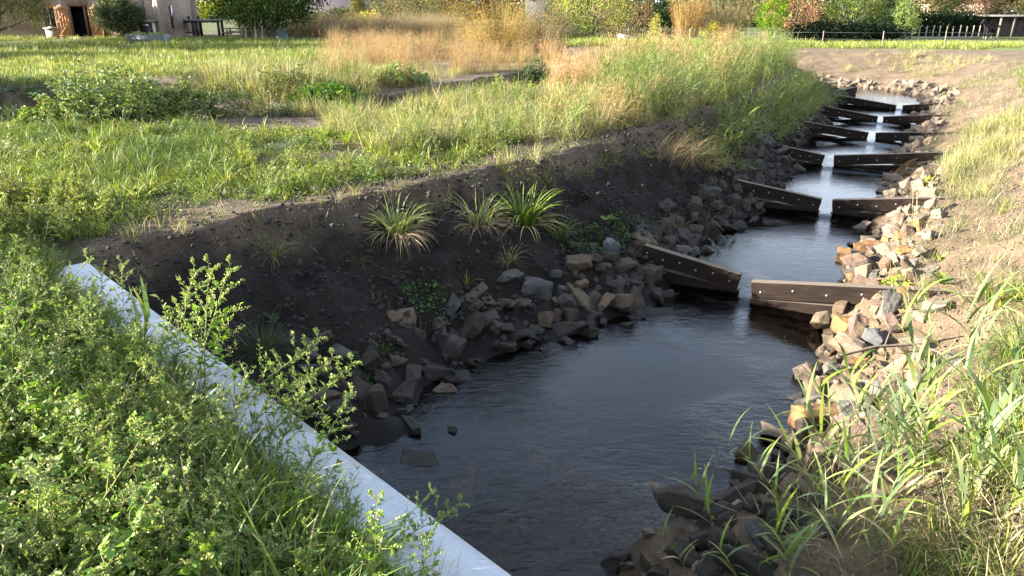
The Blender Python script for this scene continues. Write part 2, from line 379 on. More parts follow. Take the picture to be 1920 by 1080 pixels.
def water_material():
    m, nt, b = mat('water'); nt.nodes.remove(b)
    ge = N(nt, 'ShaderNodeNewGeometry')
    at = N(nt, 'ShaderNodeAttribute', attribute_name='rough')
    mp = N(nt, 'ShaderNodeMapping'); mp.inputs['Rotation'].default_value = (0,0,R(-55)); mp.inputs['Scale'].default_value = (1.0, 2.4, 1)
    nt.links.new(ge.outputs['Position'], mp.inputs[0])
    n1 = noise(nt, 3.0, 4, .55, mp.outputs[0], .9); n2 = noise(nt, 11, 4, .6, mp.outputs[0], .6); n3 = noise(nt, 1.1, 2, .5, ge.outputs['Position'], .5)
    h = mathn(nt, 'ADD', mathn(nt, 'MULTIPLY', n1.outputs[0], 1.0), mathn(nt, 'MULTIPLY', n2.outputs[0], .38))
    h = mathn(nt, 'ADD', h, mathn(nt, 'MULTIPLY', n3.outputs[0], .8))
    h = mathn(nt, 'MULTIPLY', h, at.outputs['Fac'])
    bp = N(nt, 'ShaderNodeBump'); bp.inputs['Strength'].default_value = 1.0; bp.inputs['Distance'].default_value = .030
    nt.links.new(h, bp.inputs['Height'])
    gl = N(nt, 'ShaderNodeBsdfGlossy'); gl.inputs['Roughness'].default_value = .008; gl.inputs[0].default_value = (.96,.97,1,1)
    nt.links.new(bp.outputs[0], gl.inputs['Normal'])
    fr = N(nt, 'ShaderNodeFresnel'); fr.inputs[0].default_value = 1.40; nt.links.new(bp.outputs[0], fr.inputs['Normal'])
    tr = N(nt, 'ShaderNodeBsdfTransparent'); tr.inputs[0].default_value = (.5,.38,.26,1)
    mx = N(nt, 'ShaderNodeMixShader'); nt.links.new(fr.outputs[0], mx.inputs[0]); nt.links.new(tr.outputs[0], mx.inputs[1]); nt.links.new(gl.outputs[0], mx.inputs[2])
    nt.links.new(mx.outputs[0], nt.nodes['Material Output'].inputs[0]); return m
M_WATER = water_material()
# ------------------------------------------------------------------ instanced ground cover ("stuff")
def proto_collection(name, meshes):
    c = bpy.data.collections.new(name)
    for i, me in enumerate(meshes):
        c.objects.link(bpy.data.objects.new('%s_%02d' % (name, i), me))
    return c
def gn_group(coll):
    g = bpy.data.node_groups.new('scatter_'+coll.name, 'GeometryNodeTree')
    g.interface.new_socket('Geometry', in_out='INPUT', socket_type='NodeSocketGeometry'); g.interface.new_socket('Geometry', in_out='OUTPUT', socket_type='NodeSocketGeometry')
    i = g.nodes.new('NodeGroupInput'); o = g.nodes.new('NodeGroupOutput'); p = g.nodes.new('GeometryNodeInstanceOnPoints')
    ci = g.nodes.new('GeometryNodeCollectionInfo'); ci.inputs['Collection'].default_value = coll
    ci.inputs['Separate Children'].default_value = True; ci.inputs['Reset Children'].default_value = True
    def na(n, t):
        a = g.nodes.new('GeometryNodeInputNamedAttribute'); a.data_type = t; a.inputs[0].default_value = n; return a.outputs[0]
    e2r = g.nodes.new('FunctionNodeEulerToRotation')
    L = g.links.new
    L(i.outputs[0], p.inputs['Points']); L(ci.outputs[0], p.inputs['Instance']); p.inputs['Pick Instance'].default_value = True
    L(na('pick', 'INT'), p.inputs['Instance Index']); L(na('rot', 'FLOAT_VECTOR'), e2r.inputs[0]); L(e2r.outputs[0], p.inputs['Rotation'])
    L(na('scl', 'FLOAT_VECTOR'), p.inputs['Scale']); L(p.outputs[0], o.inputs[0]); return g
def scatter(name, xy, coll, smin, smax, tilt=.15, label=None, cat=None, zoff=-.01, lean=None, hscale=(.85,1.2), smul=None, z=None):
    n = len(xy)
    if n == 0: return None
    x, y = xy[:,0], xy[:,1]; z = (hz(x, y) if z is None else z) + zoff
    me = bpy.data.meshes.new(name); me.vertices.add(n)
    me.vertices.foreach_set('co', np.stack([x, y, z], 1).astype(np.float32).ravel())
    rot = np.stack([rng.normal(0, tilt, n), rng.normal(0, tilt, n), rng.uniform(0, 6.283, n)], 1)
    if lean is not None: rot[:,0] += lean[0]; rot[:,1] += lean[1]; rot[:,2] *= .18
    s = rng.uniform(smin, smax, n)
    if smul is not None: s = s*smul
    scl = np.stack([s, s, s*rng.uniform(hscale[0], hscale[1], n)], 1)
    a = me.attributes.new('rot', 'FLOAT_VECTOR', 'POINT'); a.data.foreach_set('vector', rot.astype(np.float32).ravel())
    a = me.attributes.new('scl', 'FLOAT_VECTOR', 'POINT'); a.data.foreach_set('vector', scl.astype(np.float32).ravel())
    a = me.attributes.new('pick', 'INT', 'POINT'); a.data.foreach_set('value', rng.integers(0, len(coll.objects), n).astype(np.int32))
    o = link(bpy.data.objects.new(name, me)); md = o.modifiers.new('scatter', 'NODES'); md.node_group = gn_group(coll)
    return tag(o, label, cat, None, 'stuff')
def sample(poly, dens, keep=None):
    p = np.array(poly); lo = p.min(0); hi = p.max(0)
    n = int(dens*np.prod(hi-lo)); q = rng.uniform(lo, hi, (n, 2))
    m = inside(q[:,0], q[:,1], poly)
    q = q[m]
    if keep is not None: q = q[rng.uniform(0, 1, len(q)) < keep(q[:,0], q[:,1])]
    return q
def wall_side(x, y):      # > 0 on the camera side of the head wall
    return (x-WALL_A[0])*WALL_N[0] + (y-WALL_A[1])*WALL_N[1]
# ------------------------------------------------------------------ ground
LUSH = [(-13.7,16.9),(-8.5,16.5),(-6,15.9),(-4.6,13.0),(-4.1,10.4),(-4.75,9.1),(-4.9,8.3),(-7.4,8.55),(-16,12)]
HERB = [(-6,15.9),(-3.6,16.4),(.5,17.4),(0,14.4),(-.95,12.2),(-2.05,11.2),(-3.4,10.0),(-4.1,10.4)]
MID = [(-4.6,18.0),(-3.0,19.6),(-.4,22.8),(2.0,22.5),(3.7,18.6),(.5,14.9),(-2.4,13.4)]
DRY1 = [(-13,58),(2,58),(2.6,40),(.9,31.5),(-1.8,29.4),(-2.9,25.0),(-5.3,23.2),(-7,26)]
DRY2 = [(1.6,34.5),(4.2,33.5),(3.4,24),(2.2,22.0),(1.0,23.5)]
DRY3 = [(5,44),(13,47),(16,45.8),(9.5,36.9),(9.8,29.4),(6.4,24.9),(4.2,23.5),(3.2,27.3)]
REEDZ = [(3.2,26),(8,33),(12,36),(11.9,32.6),(9.3,27.8),(6.6,22.4),(4.5,19.3),(3.0,16.9),(2.0,17.4),(2.2,21)]
LAWN = [(-60,62),(-14.4,56),(-8,46),(-9.0,38),(-11.8,30),(-13,26),(-30,24.5),(-60,30)]
FARG = [(1.4,60),(24,62),(19,49.5),(14,47.5),(8,48),(1.1,47.5)]
FIELD = [(10,49.5),(20.5,46.5),(27,44.5),(60,42),(120,60),(120,76),(40,74),(22,72.5),(10,60)]
def axis(segs):
    out = []
    for a, b, s in segs: out += list(np.arange(a, b, s))
    return np.array(out)
gx = np.concatenate([-np.geomspace(900, 42, 26), axis([(-40,-16,.8),(-16,-6,.25),(-6,7,.075),(7,20,.16),(20,30,.4),(30,62,1.2)]), np.geomspace(64, 900, 26)])
gy = np.concatenate([axis([(-60,-4,6),(-4,2,.4),(2,13,.075),(13,24,.15),(24,48,.25),(48,70,.7),(70,110,2.2)]), np.geomspace(112, 1500, 26)])
GX, GY = np.meshgrid(gx, gy); gxf, gyf = GX.ravel(), GY.ravel(); gz = terrain(gxf, gyf)
GZ = gz.reshape(GX.shape)
def hz(x, y):
    """height read back from the built ground sheet"""
    x = np.atleast_1d(np.asarray(x, float)); y = np.atleast_1d(np.asarray(y, float))
    i = np.clip(np.searchsorted(gx, x)-1, 0, len(gx)-2); j = np.clip(np.searchsorted(gy, y)-1, 0, len(gy)-2)
    u = (x-gx[i])/(gx[i+1]-gx[i]); v = (y-gy[j])/(gy[j+1]-gy[j])
    return (GZ[j,i]*(1-u)+GZ[j,i+1]*u)*(1-v) + (GZ[j+1,i]*(1-u)+GZ[j+1,i+1]*u)*v
def ground_colour(x, y, z):
    n1 = fbm(x*.6, y*.6, 41, 4); n2 = fbm(x*2.3, y*2.3, 55, 3)
    dry = np.array((.090,.068,.051)); dark = np.array((.0165,.0130,.0112)); right = np.array((.128,.094,.064)); turf = np.array((.036,.046,.012)); straw = np.array((.13,.10,.05)); mead = np.array((.09,.125,.022))  # dark: left slope soil with the bank's shade put into its colour
    c = np.tile(dry, (len(x), 1))
    def blend(m, col):
        nonlocal c; c = c*(1-m[:,None]) + col*m[:,None]
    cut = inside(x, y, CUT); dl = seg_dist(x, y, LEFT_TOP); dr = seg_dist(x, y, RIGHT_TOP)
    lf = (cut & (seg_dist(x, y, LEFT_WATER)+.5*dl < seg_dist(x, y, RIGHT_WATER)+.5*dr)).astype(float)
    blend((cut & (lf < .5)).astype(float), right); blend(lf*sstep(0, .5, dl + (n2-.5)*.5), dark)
    out = (~cut).astype(float)
    blend(out*(x > 6)*(y > 5)*sstep(0, 3, x-6)*(dl > 3), right*.95)
    for zone, col, th in ((LUSH, turf, .25), (HERB, turf, .5), (MID, straw*.7, .35), (DRY1, straw, .3), (DRY2, straw, .3), (DRY3, straw, .3), (REEDZ, straw*.6, .3)):
        m = (inside(x, y, zone)*out)*sstep(th-.12, th+.12, n1*.6+n2*.4)
        blend(m, col)
    blend(inside(x, y, LAWN)*sstep(.30, .48, n1), mead*np.array((.9,.95,.9)))
    blend(inside(x, y, FARG)*1.0, mead); blend(inside(x, y, FIELD)*sstep(.2, .4, n1), mead*1.15)
    far = sstep(64, 80, y); blend(far, np.array((.075,.085,.030)))
    blend(sstep(-.3, 0, wall_side(x, y))*(y < 9)*out, np.array((.055,.060,.022)))
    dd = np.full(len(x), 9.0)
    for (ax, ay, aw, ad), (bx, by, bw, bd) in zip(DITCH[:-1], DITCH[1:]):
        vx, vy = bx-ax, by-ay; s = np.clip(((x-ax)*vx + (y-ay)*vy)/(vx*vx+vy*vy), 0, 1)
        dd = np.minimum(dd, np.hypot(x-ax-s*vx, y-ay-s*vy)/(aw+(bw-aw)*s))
    blend(1-sstep(.7, 1.05, dd), dark*1.2)  # ditch soil reuses the shade-darkened slope colour
    return c*(.8+.4*n2[:,None])
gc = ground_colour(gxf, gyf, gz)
nx, ny = len(gx), len(gy)
idx = np.arange(nx*ny).reshape(ny, nx)
quads = np.stack([idx[:-1,:-1], idx[:-1,1:], idx[1:,1:], idx[1:,:-1]], -1).reshape(-1, 4)
def grid_mesh(name, co, quads, material, col=None):
    me = bpy.data.meshes.new(name); me.vertices.add(len(co)); me.vertices.foreach_set('co', co.astype(np.float32).ravel())
    me.loops.add(quads.size); me.loops.foreach_set('vertex_index', quads.astype(np.int32).ravel())
    me.polygons.add(len(quads)); me.polygons.foreach_set('loop_start', (np.arange(len(quads))*4).astype(np.int32))
    me.polygons.foreach_set('use_smooth', np.ones(len(quads), bool)); me.update(calc_edges=True)
    if col is not None:
        a = me.color_attributes.new('Col', 'FLOAT_COLOR', 'POINT'); a.data.foreach_set('color', np.hstack([col, np.ones((len(col),1))]).astype(np.float32).ravel())
    me.materials.append(material); return me
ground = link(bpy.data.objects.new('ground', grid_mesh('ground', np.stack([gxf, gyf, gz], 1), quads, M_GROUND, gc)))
tag(ground, 'bare brown soil banks and rough grassy ground around the stream', 'ground', kind='structure')
# ------------------------------------------------------------------ water (pools step up 5 cm at each weir)
wx = np.arange(-6, 24, .12); wy = np.arange(.0, 45, .12)
WX, WY = np.meshgrid(wx, wy); xf, yf = WX.ravel(), WY.ravel(); wz = water_level(xf, yf)
rough = .07 + .42*sstep(.48, .70, fbm(xf*.6, yf*.6, 71, 3))*(1-.6*sstep(10, 16, yf)) + .06*sstep(10, 14, yf)
for wgx, wgy, ax, ay in WEIRS:
    s = (xf-wgx)*ax + (yf-wgy)*ay; q = -(xf-wgx)*ay + (yf-wgy)*ax
    rough = rough + .6*np.exp(-((s+.75)/.75)**2)*np.exp(-(q/(.35+.25*np.abs(s)))**2)
rough = rough + 1.3*np.exp(-(np.hypot(xf+.1, yf-4.6)/1.7)**2)
wet = inside(xf, yf, CUT)
keepv = wet & (wall_side(xf, yf) < .25) & (terrain(xf, yf, False) < wz+.25)
widx = np.arange(len(xf)).reshape(len(wy), len(wx))
wq = np.stack([widx[:-1,:-1], widx[:-1,1:], widx[1:,1:], widx[1:,:-1]], -1).reshape(-1, 4); wq = wq[keepv[wq].any(1)]
used = np.unique(wq); rem = np.zeros(len(xf), int); rem[used] = np.arange(len(used))
water = link(bpy.data.objects.new('water', grid_mesh('water', np.stack([xf, yf, wz], 1)[used], rem[wq], M_WATER)))
a = water.data.attributes.new('rough', 'FLOAT', 'POINT'); a.data.foreach_set('value', rough[used].astype(np.float32))
tag(water, 'dark rippled stream water reflecting pale sky', 'water', kind='structure')
# ------------------------------------------------------------------ head wall with its white coping
mid = (WALL_A+WALL_B)/2; wl_len = float(np.linalg.norm(WALL_B-WALL_A)); wang = math.atan2(_wd[1], _wd[0])
hw = empty('head_wall', (mid[0]+WALL_N[0]*.19, mid[1]+WALL_N[1]*.19, 0), wang)
tag(hw, 'concrete head wall with long white coping running diagonally past the weeds', 'wall')
def bevel_box(name, dims, loc, material, parent, bev=.012, rz=0.0):
    bm = bmesh.new(); bmesh.ops.create_cube(bm, size=1)
    for v in bm.verts: v.co = Vector((v.co.x*dims[0], v.co.y*dims[1], v.co.z*dims[2]))
    bmesh.ops.bevel(bm, geom=bm.edges[:], offset=bev, segments=2, affect='EDGES', profile=.6)
    me = bpy.data.meshes.new(name); bm.to_mesh(me); bm.free(); me.materials.append(material)
    o = link(bpy.data.objects.new(name, me), parent); o.location = loc; o.rotation_euler = (0,0,rz); return o
bevel_box('coping', (wl_len, .38, .22), (0, 0, -.06), M_CAP, hw)
bevel_box('wall_body', (wl_len-.02, .30, 2.6), (0, 0, -1.475), M_CONC, hw)
# ------------------------------------------------------------------ timber weirs: two wings each, beams with bolts
def wing(tip, root, ztop, rise, label, nb, ext=.8, nbeam=2, two_rows=False):
    tip = Vector((*tip, 0)); root = Vector((*root, 0)); d = root-tip; L = d.length + ext; ang = math.atan2(d.y, d.x)
    o = empty('timber_weir_wing', (tip.x, tip.y, ztop), ang)
    tag(o, label, 'weir', 'timber weir wings across the stream')
    sl = rise/d.length; tilt = math.atan(sl)
    face = -1 if math.cos(ang) > 0 else 1            # downstream side in local y
    bh = .27
    for k in range(nbeam):
        t = .15 if k == 0 else .11
        b = bevel_box('beam', (L, t, bh-.006), (0,0,0), M_TIMBER, o, .008)
        jit = rnd.uniform(-.006, .006)
        lc = Vector((L/2, (0 if k == 0 else -face*.0)+jit, -bh/2-k*bh))
        tk = tilt if k == 0 else tilt*.75
        b.rotation_euler = (0, -tk, 0)
        off = Vector((-L/2, 0, 0)); off.rotate(Euler((0,-tk,0)))
        b.location = Vector((0, lc.y, lc.z)) - off
        # chamfered look at the tip and slight warp
        for v in b.data.vertices:
            v.co.y += .006*math.sin(v.co.x*2.1+k); v.co.z += .004*math.sin(v.co.x*3.3+2*k)
        if k == 0 or two_rows:
            rows = nb if k == 0 else max(2, nb-2)
            for i in range(rows):
                bx = -L/2 + .14 + i*(d.length-.1)/max(1, nb-1)
                bm = bmesh.new(); bmesh.ops.create_uvsphere(bm, u_segments=8, v_segments=5, radius=.018)
                for v in bm.verts: v.co.z *= .55
                me = bpy.data.meshes.new('bolt'); bm.to_mesh(me); bm.free(); me.materials.append(M_STEEL)
                bo = link(bpy.data.objects.new('bolt', me), b)
                bo.location = (bx, face*(t/2+.004), (.02 if i % 2 else -.02)); bo.rotation_euler = (R(90),0,0)
    return o
ORD = ['nearest','second','third','fourth','fifth','sixth']
WD = [((3.60,11.08),(2.27,11.73),(3.70,10.72),(5.80,9.46),-1.40,6),((6.64,15.66),(5.08,16.30),(6.87,15.57),(8.53,14.67),-1.35,6),((8.50,20.30),(7.21,20.55),(8.76,20.22),(10.93,19.21),-1.30,6),
      ((11.31,23.91),(9.52,24.47),(11.57,23.85),(12.9,22.3),-1.28,5),((13.13,27.23),(11.6,27.9),(13.36,27.2),(14.6,25.7),-1.25,5),((15.07,29.94),(13.19,31.71),(15.37,29.9),(16.3,28.6),-1.20,6)]
for k, (lt, lr, rt, rr, zt, nb) in enumerate(WD):
    wing(lt, lr, zt, .25, 'dark shaded timber wing of the %s weir, running from the left bank to its gap' % ORD[k], nb, .12)
    wing(rt, rr, zt, .36 if k == 0 else .28, 'brown bolted timber wing of the %s weir, on the stony right bank' % ORD[k], nb, .7, 2, k in (3,))
wing((13.75,33.0),(15.0,33.9),-1.0,.05,'farthest dark timber board slanting up behind the sixth weir at the bend',4,.3)
# ------------------------------------------------------------------ riprap stones
def stone_mesh(i, detail):
    r = random.Random(100+i); bm = bmesh.new()
    ax = (r.uniform(.85,1.3), r.uniform(.5,.95), r.uniform(.38,.8)); pts = []
    for sx in (-1,1):
        for sy in (-1,1):
            for sz in (-1,1):
                pts.append(Vector((sx*ax[0]*r.uniform(.35,1), sy*ax[1]*r.uniform(.35,1), sz*ax[2]*r.uniform(.35,1)))*.5)
    for _ in range(r.randint(3,6)):
        v = Vector((r.gauss(0,1), r.gauss(0,1), r.gauss(0,1))).normalized(); pts.append(Vector((v.x*ax[0], v.y*ax[1], v.z*ax[2]))*.52)
    for p in pts: bm.verts.new(p)
    res = bmesh.ops.convex_hull(bm, input=bm.verts[:]); bmesh.ops.delete(bm, geom=[g for g in res['geom_interior'] if isinstance(g, bmesh.types.BMVert)], context='VERTS')
    bmesh.ops.dissolve_limit(bm, angle_limit=R(9), verts=bm.verts[:], edges=bm.edges[:])
    bmesh.ops.bevel(bm, geom=bm.edges[:], offset=.02, segments=1, affect='EDGES')
    bmesh.ops.triangulate(bm, faces=bm.faces[:])
    if detail:
        bmesh.ops.subdivide_edges(bm, edges=[e for e in bm.edges if e.calc_length() > .16], cuts=1, use_grid_fill=False)
        bmesh.ops.triangulate(bm, faces=bm.faces[:])
        bmesh.ops.subdivide_edges(bm, edges=[e for e in bm.edges if e.calc_length() > .14], cuts=1, use_grid_fill=False)
        bmesh.ops.triangulate(bm, faces=bm.faces[:])
        so = Vector((i*3.7, i*1.3, i*2.1))
        for v in bm.verts:
            nv = mnoise.noise_vector(v.co*2.6+so)*.065 + mnoise.noise_vector(v.co*7+so)*.03
            v.co += nv
    bmesh.ops.recalc_face_normals(bm, faces=bm.faces[:])
    me = bpy.data.meshes.new('stone'); bm.to_mesh(me); bm.free(); me.materials.append(M_ROCK); return me
STONE_ME = [stone_mesh(i, True) for i in range(26)]
ROCKC = {'d':(.108,.085,.066),'g':(.200,.192,.180),'b':(.205,.140,.092),'t':(.265,.198,.128),'o':(.310,.170,.068),'p':(.245,.160,.122),'w':(.270,.232,.175)}
ROCKN = {'d':'dark grey','g':'grey','b':'brown','t':'tan','o':'rusty orange','p':'pinkish','w':'pale cream'}
STONES = [(-2.29,8.21,0.26,'Lb'),(-2.36,7.92,0.25,'Lg'),(-2.3,7.7,0.28,'Lg'),(-2.02,8,0.35,'Lg'),(-1.45,9.05,0.35,'Lt'),(-1,9.27,0.35,'Lt'),(-0.75,9.14,0.22,'Ld'),(-0.83,9.53,0.33,'Lg'),(-0.54,9.8,0.34,'Lt'),(-0.31,9.75,0.26,'Lt'),(-0.07,9.85,0.34,'Lt'),(-0.53,9.54,0.21,'Ld'),(0,10.26,0.28,'Lg'),(0.37,10.22,0.48,'Lg'),(1.01,10.86,0.43,'Lb'),(1.06,10.65,0.25,'Lt'),(0.66,10.64,0.18,'Lg'),(-0.24,9.52,0.16,'Lb'),(0.51,9.76,0.31,'Lb'),(-0.08,9.28,0.23,'Ld'),(-0.09,9.09,0.27,'Ld'),(0.8,9.68,0.37,'Ld'),(0.84,9.91,0.31,'Ld'),(0.49,9.26,0.33,'Ld'),(-0.92,8.33,0.34,'Ld'),(-0.75,8.51,0.22,'Ld'),(-1.08,8.38,0.17,'Ld'),(-0.92,7.89,0.29,'Ld'),(-1.26,7.77,0.32,'Ld'),(-1.68,7.41,0.4,'Ld'),(-1.49,7.33,0.36,'Ld'),(-1.87,7.05,0.35,'Ld'),(-1.51,7.83,0.29,'Ld'),(-1.84,7.65,0.31,'Ld'),(-0.92,6.55,0.42,'Ld'),(-0.66,7.09,0.15,'Ld'),(1.66,11.83,0.41,'Lw'),(1.36,11.26,0.19,'Lg'),(2,11.85,0.29,'Ld'),(1.58,11.3,0.28,'Ld'),(2.1,11.58,0.35,'Ld'),(2.43,11.91,0.23,'Lb'),(2.21,11.28,0.44,'Lb'),(1.74,11.04,0.3,'Ld'),(1.23,10.44,0.32,'Ld'),(1.38,10.33,0.31,'Lt'),(1.63,10.62,0.33,'Ld'),(1.9,10.94,0.25,'Ld'),(1.25,10.1,0.24,'Ld'),(2.73,11.91,0.37,'Ld'),(2.63,11.19,0.3,'Ld'),(2.28,10.9,0.3,'Ld'),(1.32,11.61,0.19,'Lg'),(3.01,11.63,0.31,'Ld'),(2.98,11.1,0.29,'Ld'),(2.7,10.82,0.29,'Ld'),(1.87,10.53,0.33,'Ld'),(1.08,9.87,0.28,'Ld'),(0.22,9.43,0.25,'Ld'),(4.32,15.6,0.32,'Lg'),(5.57,17.65,0.28,'Ld'),(4.24,15.09,0.31,'Ld'),(4.94,16.08,0.31,'Ld'),(5.28,16.31,0.3,'Ld'),(3.53,14.21,0.34,'Ld'),(3.81,13.98,0.36,'Ld'),(4.37,14.49,0.35,'Ld'),(4.11,13.96,0.34,'Ld'),(4.24,14.74,0.35,'Ld'),(5.07,15.77,0.33,'Ld'),(3.43,13.54,0.31,'Ld'),(5.11,16.76,0.3,'Ld'),(6.6,19.12,0.33,'Lg'),(7.17,20.14,0.41,'Lg'),(3.12,13.58,0.26,'Lg'),(3.12,13.03,0.28,'Ld'),(3.67,14.19,0.28,'Ld'),(6.04,17.96,0.32,'Ld'),(7.26,19.78,0.32,'Ld'),(7.19,19.11,0.31,'Ld'),(6.45,18.16,0.29,'Ld'),(4.29,10.26,0.34,'Rt'),(4.49,9.82,0.39,'Rt'),(4.76,9.99,0.36,'Rb'),(4.66,9.4,0.41,'Ro'),(4.96,9.34,0.24,'Rt'),(5.24,9.32,0.25,'Ro'),(4.58,8.99,0.21,'Rb'),(4.62,8.62,0.28,'Rg'),(4.87,8.78,0.24,'Rp'),(4.51,8.17,0.2,'Rb'),(4.65,8.13,0.2,'Rb'),(4.06,8.5,0.23,'Rb'),(3.95,8.15,0.24,'Rw'),(4.24,8.29,0.23,'Ro'),(3.72,7.4,0.27,'Rt'),(4.22,7.71,0.38,'Rp'),(4.33,7.21,0.32,'Ro'),(4.79,8.11,0.23,'Rw'),(4.7,7.65,0.28,'Rp'),(5.29,8.59,0.26,'Rw'),(5.13,8.61,0.19,'Rw'),(5.09,8.86,0.18,'Ro'),(3.25,7.01,0.4,'Ro'),(2.93,6.86,0.2,'Ro'),(3.72,7.02,0.29,'Rt'),(3.72,6.78,0.25,'Rd'),(3.35,6.44,0.27,'Rp'),(3.04,6.33,0.32,'Rt'),(3.56,6.36,0.21,'Rd'),(3.82,6.42,0.21,'Rw'),(2.75,6.49,0.22,'Rd'),(2.56,5.78,0.2,'Rd'),(2.48,5.38,0.23,'Rd'),(2.13,5,0.27,'Rd'),(2.43,4.66,0.23,'Rg'),(2,5.47,0.36,'Rd'),(2.53,5.21,0.2,'Rd'),(4.74,7.22,0.17,'Rw'),(4.14,6.83,0.17,'Rw'),(1.46,5.27,0.55,'Rd'),(0.89,5.01,0.3,'Rd'),(0.54,4.84,0.28,'Rd'),(1.74,4.97,0.27,'Rd'),(1.89,4.69,0.25,'Rg'),(1.39,4.76,0.3,'Rd'),(3.93,8.5,0.21,'Rd'),(4.09,7.75,0.25,'Rt'),(3.98,6.94,0.23,'Rb'),(2.89,5.85,0.23,'Rb'),(3.1,5.8,0.2,'Rb'),(2.3,4.93,0.2,'Rd'),(6.49,13.55,0.21,'Rb'),(6.84,13.49,0.41,'Rd'),(7.37,13.75,0.38,'Rt'),(6.86,13.06,0.22,'Ro'),(6.98,12.91,0.27,'Ro'),(7.07,12.79,0.39,'Rp'),(7.31,12.79,0.35,'Ro'),(7.61,12.89,0.23,'Rw'),(7.72,13.46,0.36,'Rt'),(6.39,11.85,0.38,'Rt'),(6.38,11.55,0.25,'Ro'),(6.17,12.03,0.37,'Rd'),(5.7,11.64,0.34,'Rd'),(5.92,11.62,0.32,'Rd'),(5.85,11.01,0.34,'Rb'),(5.65,10.53,0.3,'Rb'),(5.81,10.53,0.23,'Rt'),(5.9,10.38,0.24,'Rw'),(6.11,11.02,0.22,'Rb'),(6.13,10.36,0.21,'Rw'),(6.46,11.29,0.24,'Rw'),(6.83,11.76,0.23,'Rw'),(7.19,12.23,0.24,'Rt'),(7.88,14.45,0.32,'Rt'),(10.1,19.87,0.29,'Rb'),(10.72,20.57,0.3,'Rt'),(10.78,20.29,0.33,'Rb'),(10.33,19.32,0.4,'Ro'),(10.61,19.41,0.26,'Rb'),(9.98,19.38,0.31,'Ro'),(10.2,18.56,0.3,'Ro'),(10.02,18.65,0.22,'Ro'),(9.45,17.67,0.34,'Rd'),(9.04,17,0.28,'Rb'),(9.59,17.34,0.36,'Rb'),(10.11,18.02,0.24,'Rw'),(10.81,19.31,0.28,'Rw'),(11.38,20.53,0.3,'Rw')]
POOLN = ['beside the near pool','beside the second pool','beside the third pool','beside the fourth pool','beside the fifth pool','beside the sixth pool','at the far bend']
placed = []
def pool_of(x, y): return sum(1 for gx_, gy_, ax, ay in WEIRS if (x-gx_)*ax + (y-gy_)*ay > 0)
def where_(x, y, side):
    p = pool_of(x, y)
    if p: return POOLN[p]
    if side == 'left': return 'close to the coping' if x < -1.2 else ('below the sedge tussocks' if x < .9 else 'next to the nearest weir')
    return 'among the near reeds' if y < 6.2 else ('beside the near pool' if y < 8.2 else 'next to the nearest weir')
def put_stone(x, y, m, code, label=None, flat=.8, tilt=.45, lift=.14, stretch=None, rz=None, col=None, awash=None):
    z = float(hz(x, y)[0])
    o = link(bpy.data.objects.new('stone', STONE_ME[rnd.randrange(len(STONE_ME))]))
    s = m*(1.12 if code[0] == 'L' else ((.95 if x < 2.5 and y < 6 else 1.22) if y < 9 else 1.15))
    o.scale = stretch and tuple(s*k for k in stretch) or (s*rnd.uniform(.95,1.25), s*rnd.uniform(.85,1.1), s*rnd.uniform(.8,1.15))
    o.rotation_euler = (rnd.gauss(0,tilt), rnd.gauss(0,tilt), rnd.uniform(0,6.28) if rz is None else rz)
    o.location = (x, y, z + m*lift)
    if awash is not None: o.location.z = float(water_level(np.array([x]), np.array([y]))[0]) + awash
    c = np.array(col if col is not None else ROCKC[code[1]])*rnd.uniform(.75,1.2)*(.38 if code[0] == 'L' else (.34 if x < 2.5 and y < 6 else .56)); o.color = (*(c*np.array((rnd.uniform(.94,1.06),1,rnd.uniform(.92,1.08)))), 1)  # left bank stones are dimmed: the bank's shade sits in their colour
    wl_ = float(water_level(np.array([x]), np.array([y]))[0])
    size = 'small' if m < .2 else ('large' if m > .34 else 'medium')
    side = 'left' if code[0] == 'L' else 'right'
    tag(o, label or '%s %s stone %s %s bank %s' % (size, ROCKN[code[1]], ('in the water by the' if z < wl_-.05 else ('at the waterline of the' if z < wl_+.12 else ('in the middle of the' if z < wl_+.35 else 'high on the'))), side, where_(x, y, side)), 'stone', 'riprap stones along the %s bank' % side)
    placed.append((x, y, m)); return o
SPECIAL = {(1.66,11.83):('tall pale blue-grey slab standing upright above the left bank stones', (.6,.42,1.25), .3),
 (-.92,6.55):('dark flat rock lying awash in the near pool beside the white coping', (1.15,1.0,.9), .95),
 (-.66,7.09):('small dark stone breaking the water near the left shore of the near pool', (1,1,.8), 1.6),
 (3.25,7.01):('large rusty orange boulder at the water edge of the sunny right bank', (1.1,.95,1.1), .3),
 (5.24,9.32):('narrow orange stone standing on end before the nearest right weir wing', (.55,.5,1.45), .55),
 (1.46,5.27):('big dark wet boulder at the bottom of the picture by the right shore', (1.25,1.0,1.05), .45),
 (6.49,13.55):('lone small stone poking out of the water above the nearest weir', (1.2,.9,.8), 1.3),
 (1.01,10.86):('reddish brown squared block with pale flat top on the left bank', (1.2,.8,.72), .3),
 (.37,10.22):('large grey stone with a hollow curved top on the left bank', (1.0,.8,1.0), .25)}
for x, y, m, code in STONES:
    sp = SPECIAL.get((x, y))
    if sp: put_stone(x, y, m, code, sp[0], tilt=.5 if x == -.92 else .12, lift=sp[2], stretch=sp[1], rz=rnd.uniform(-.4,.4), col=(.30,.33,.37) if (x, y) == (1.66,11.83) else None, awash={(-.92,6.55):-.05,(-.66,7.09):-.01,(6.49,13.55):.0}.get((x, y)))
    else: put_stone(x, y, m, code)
def along(pl, step):
    out = []; acc = 0.0
    for (ax, ay), (bx, by) in zip(pl[:-1], pl[1:]):
        L = math.hypot(bx-ax, by-ay)
        while acc < L:
            t = acc/L; out.append((ax+(bx-ax)*t, ay+(by-ay)*t, (bx-ax)/L, (by-ay)/L)); acc += step
        acc -= L
    return out
fill = []
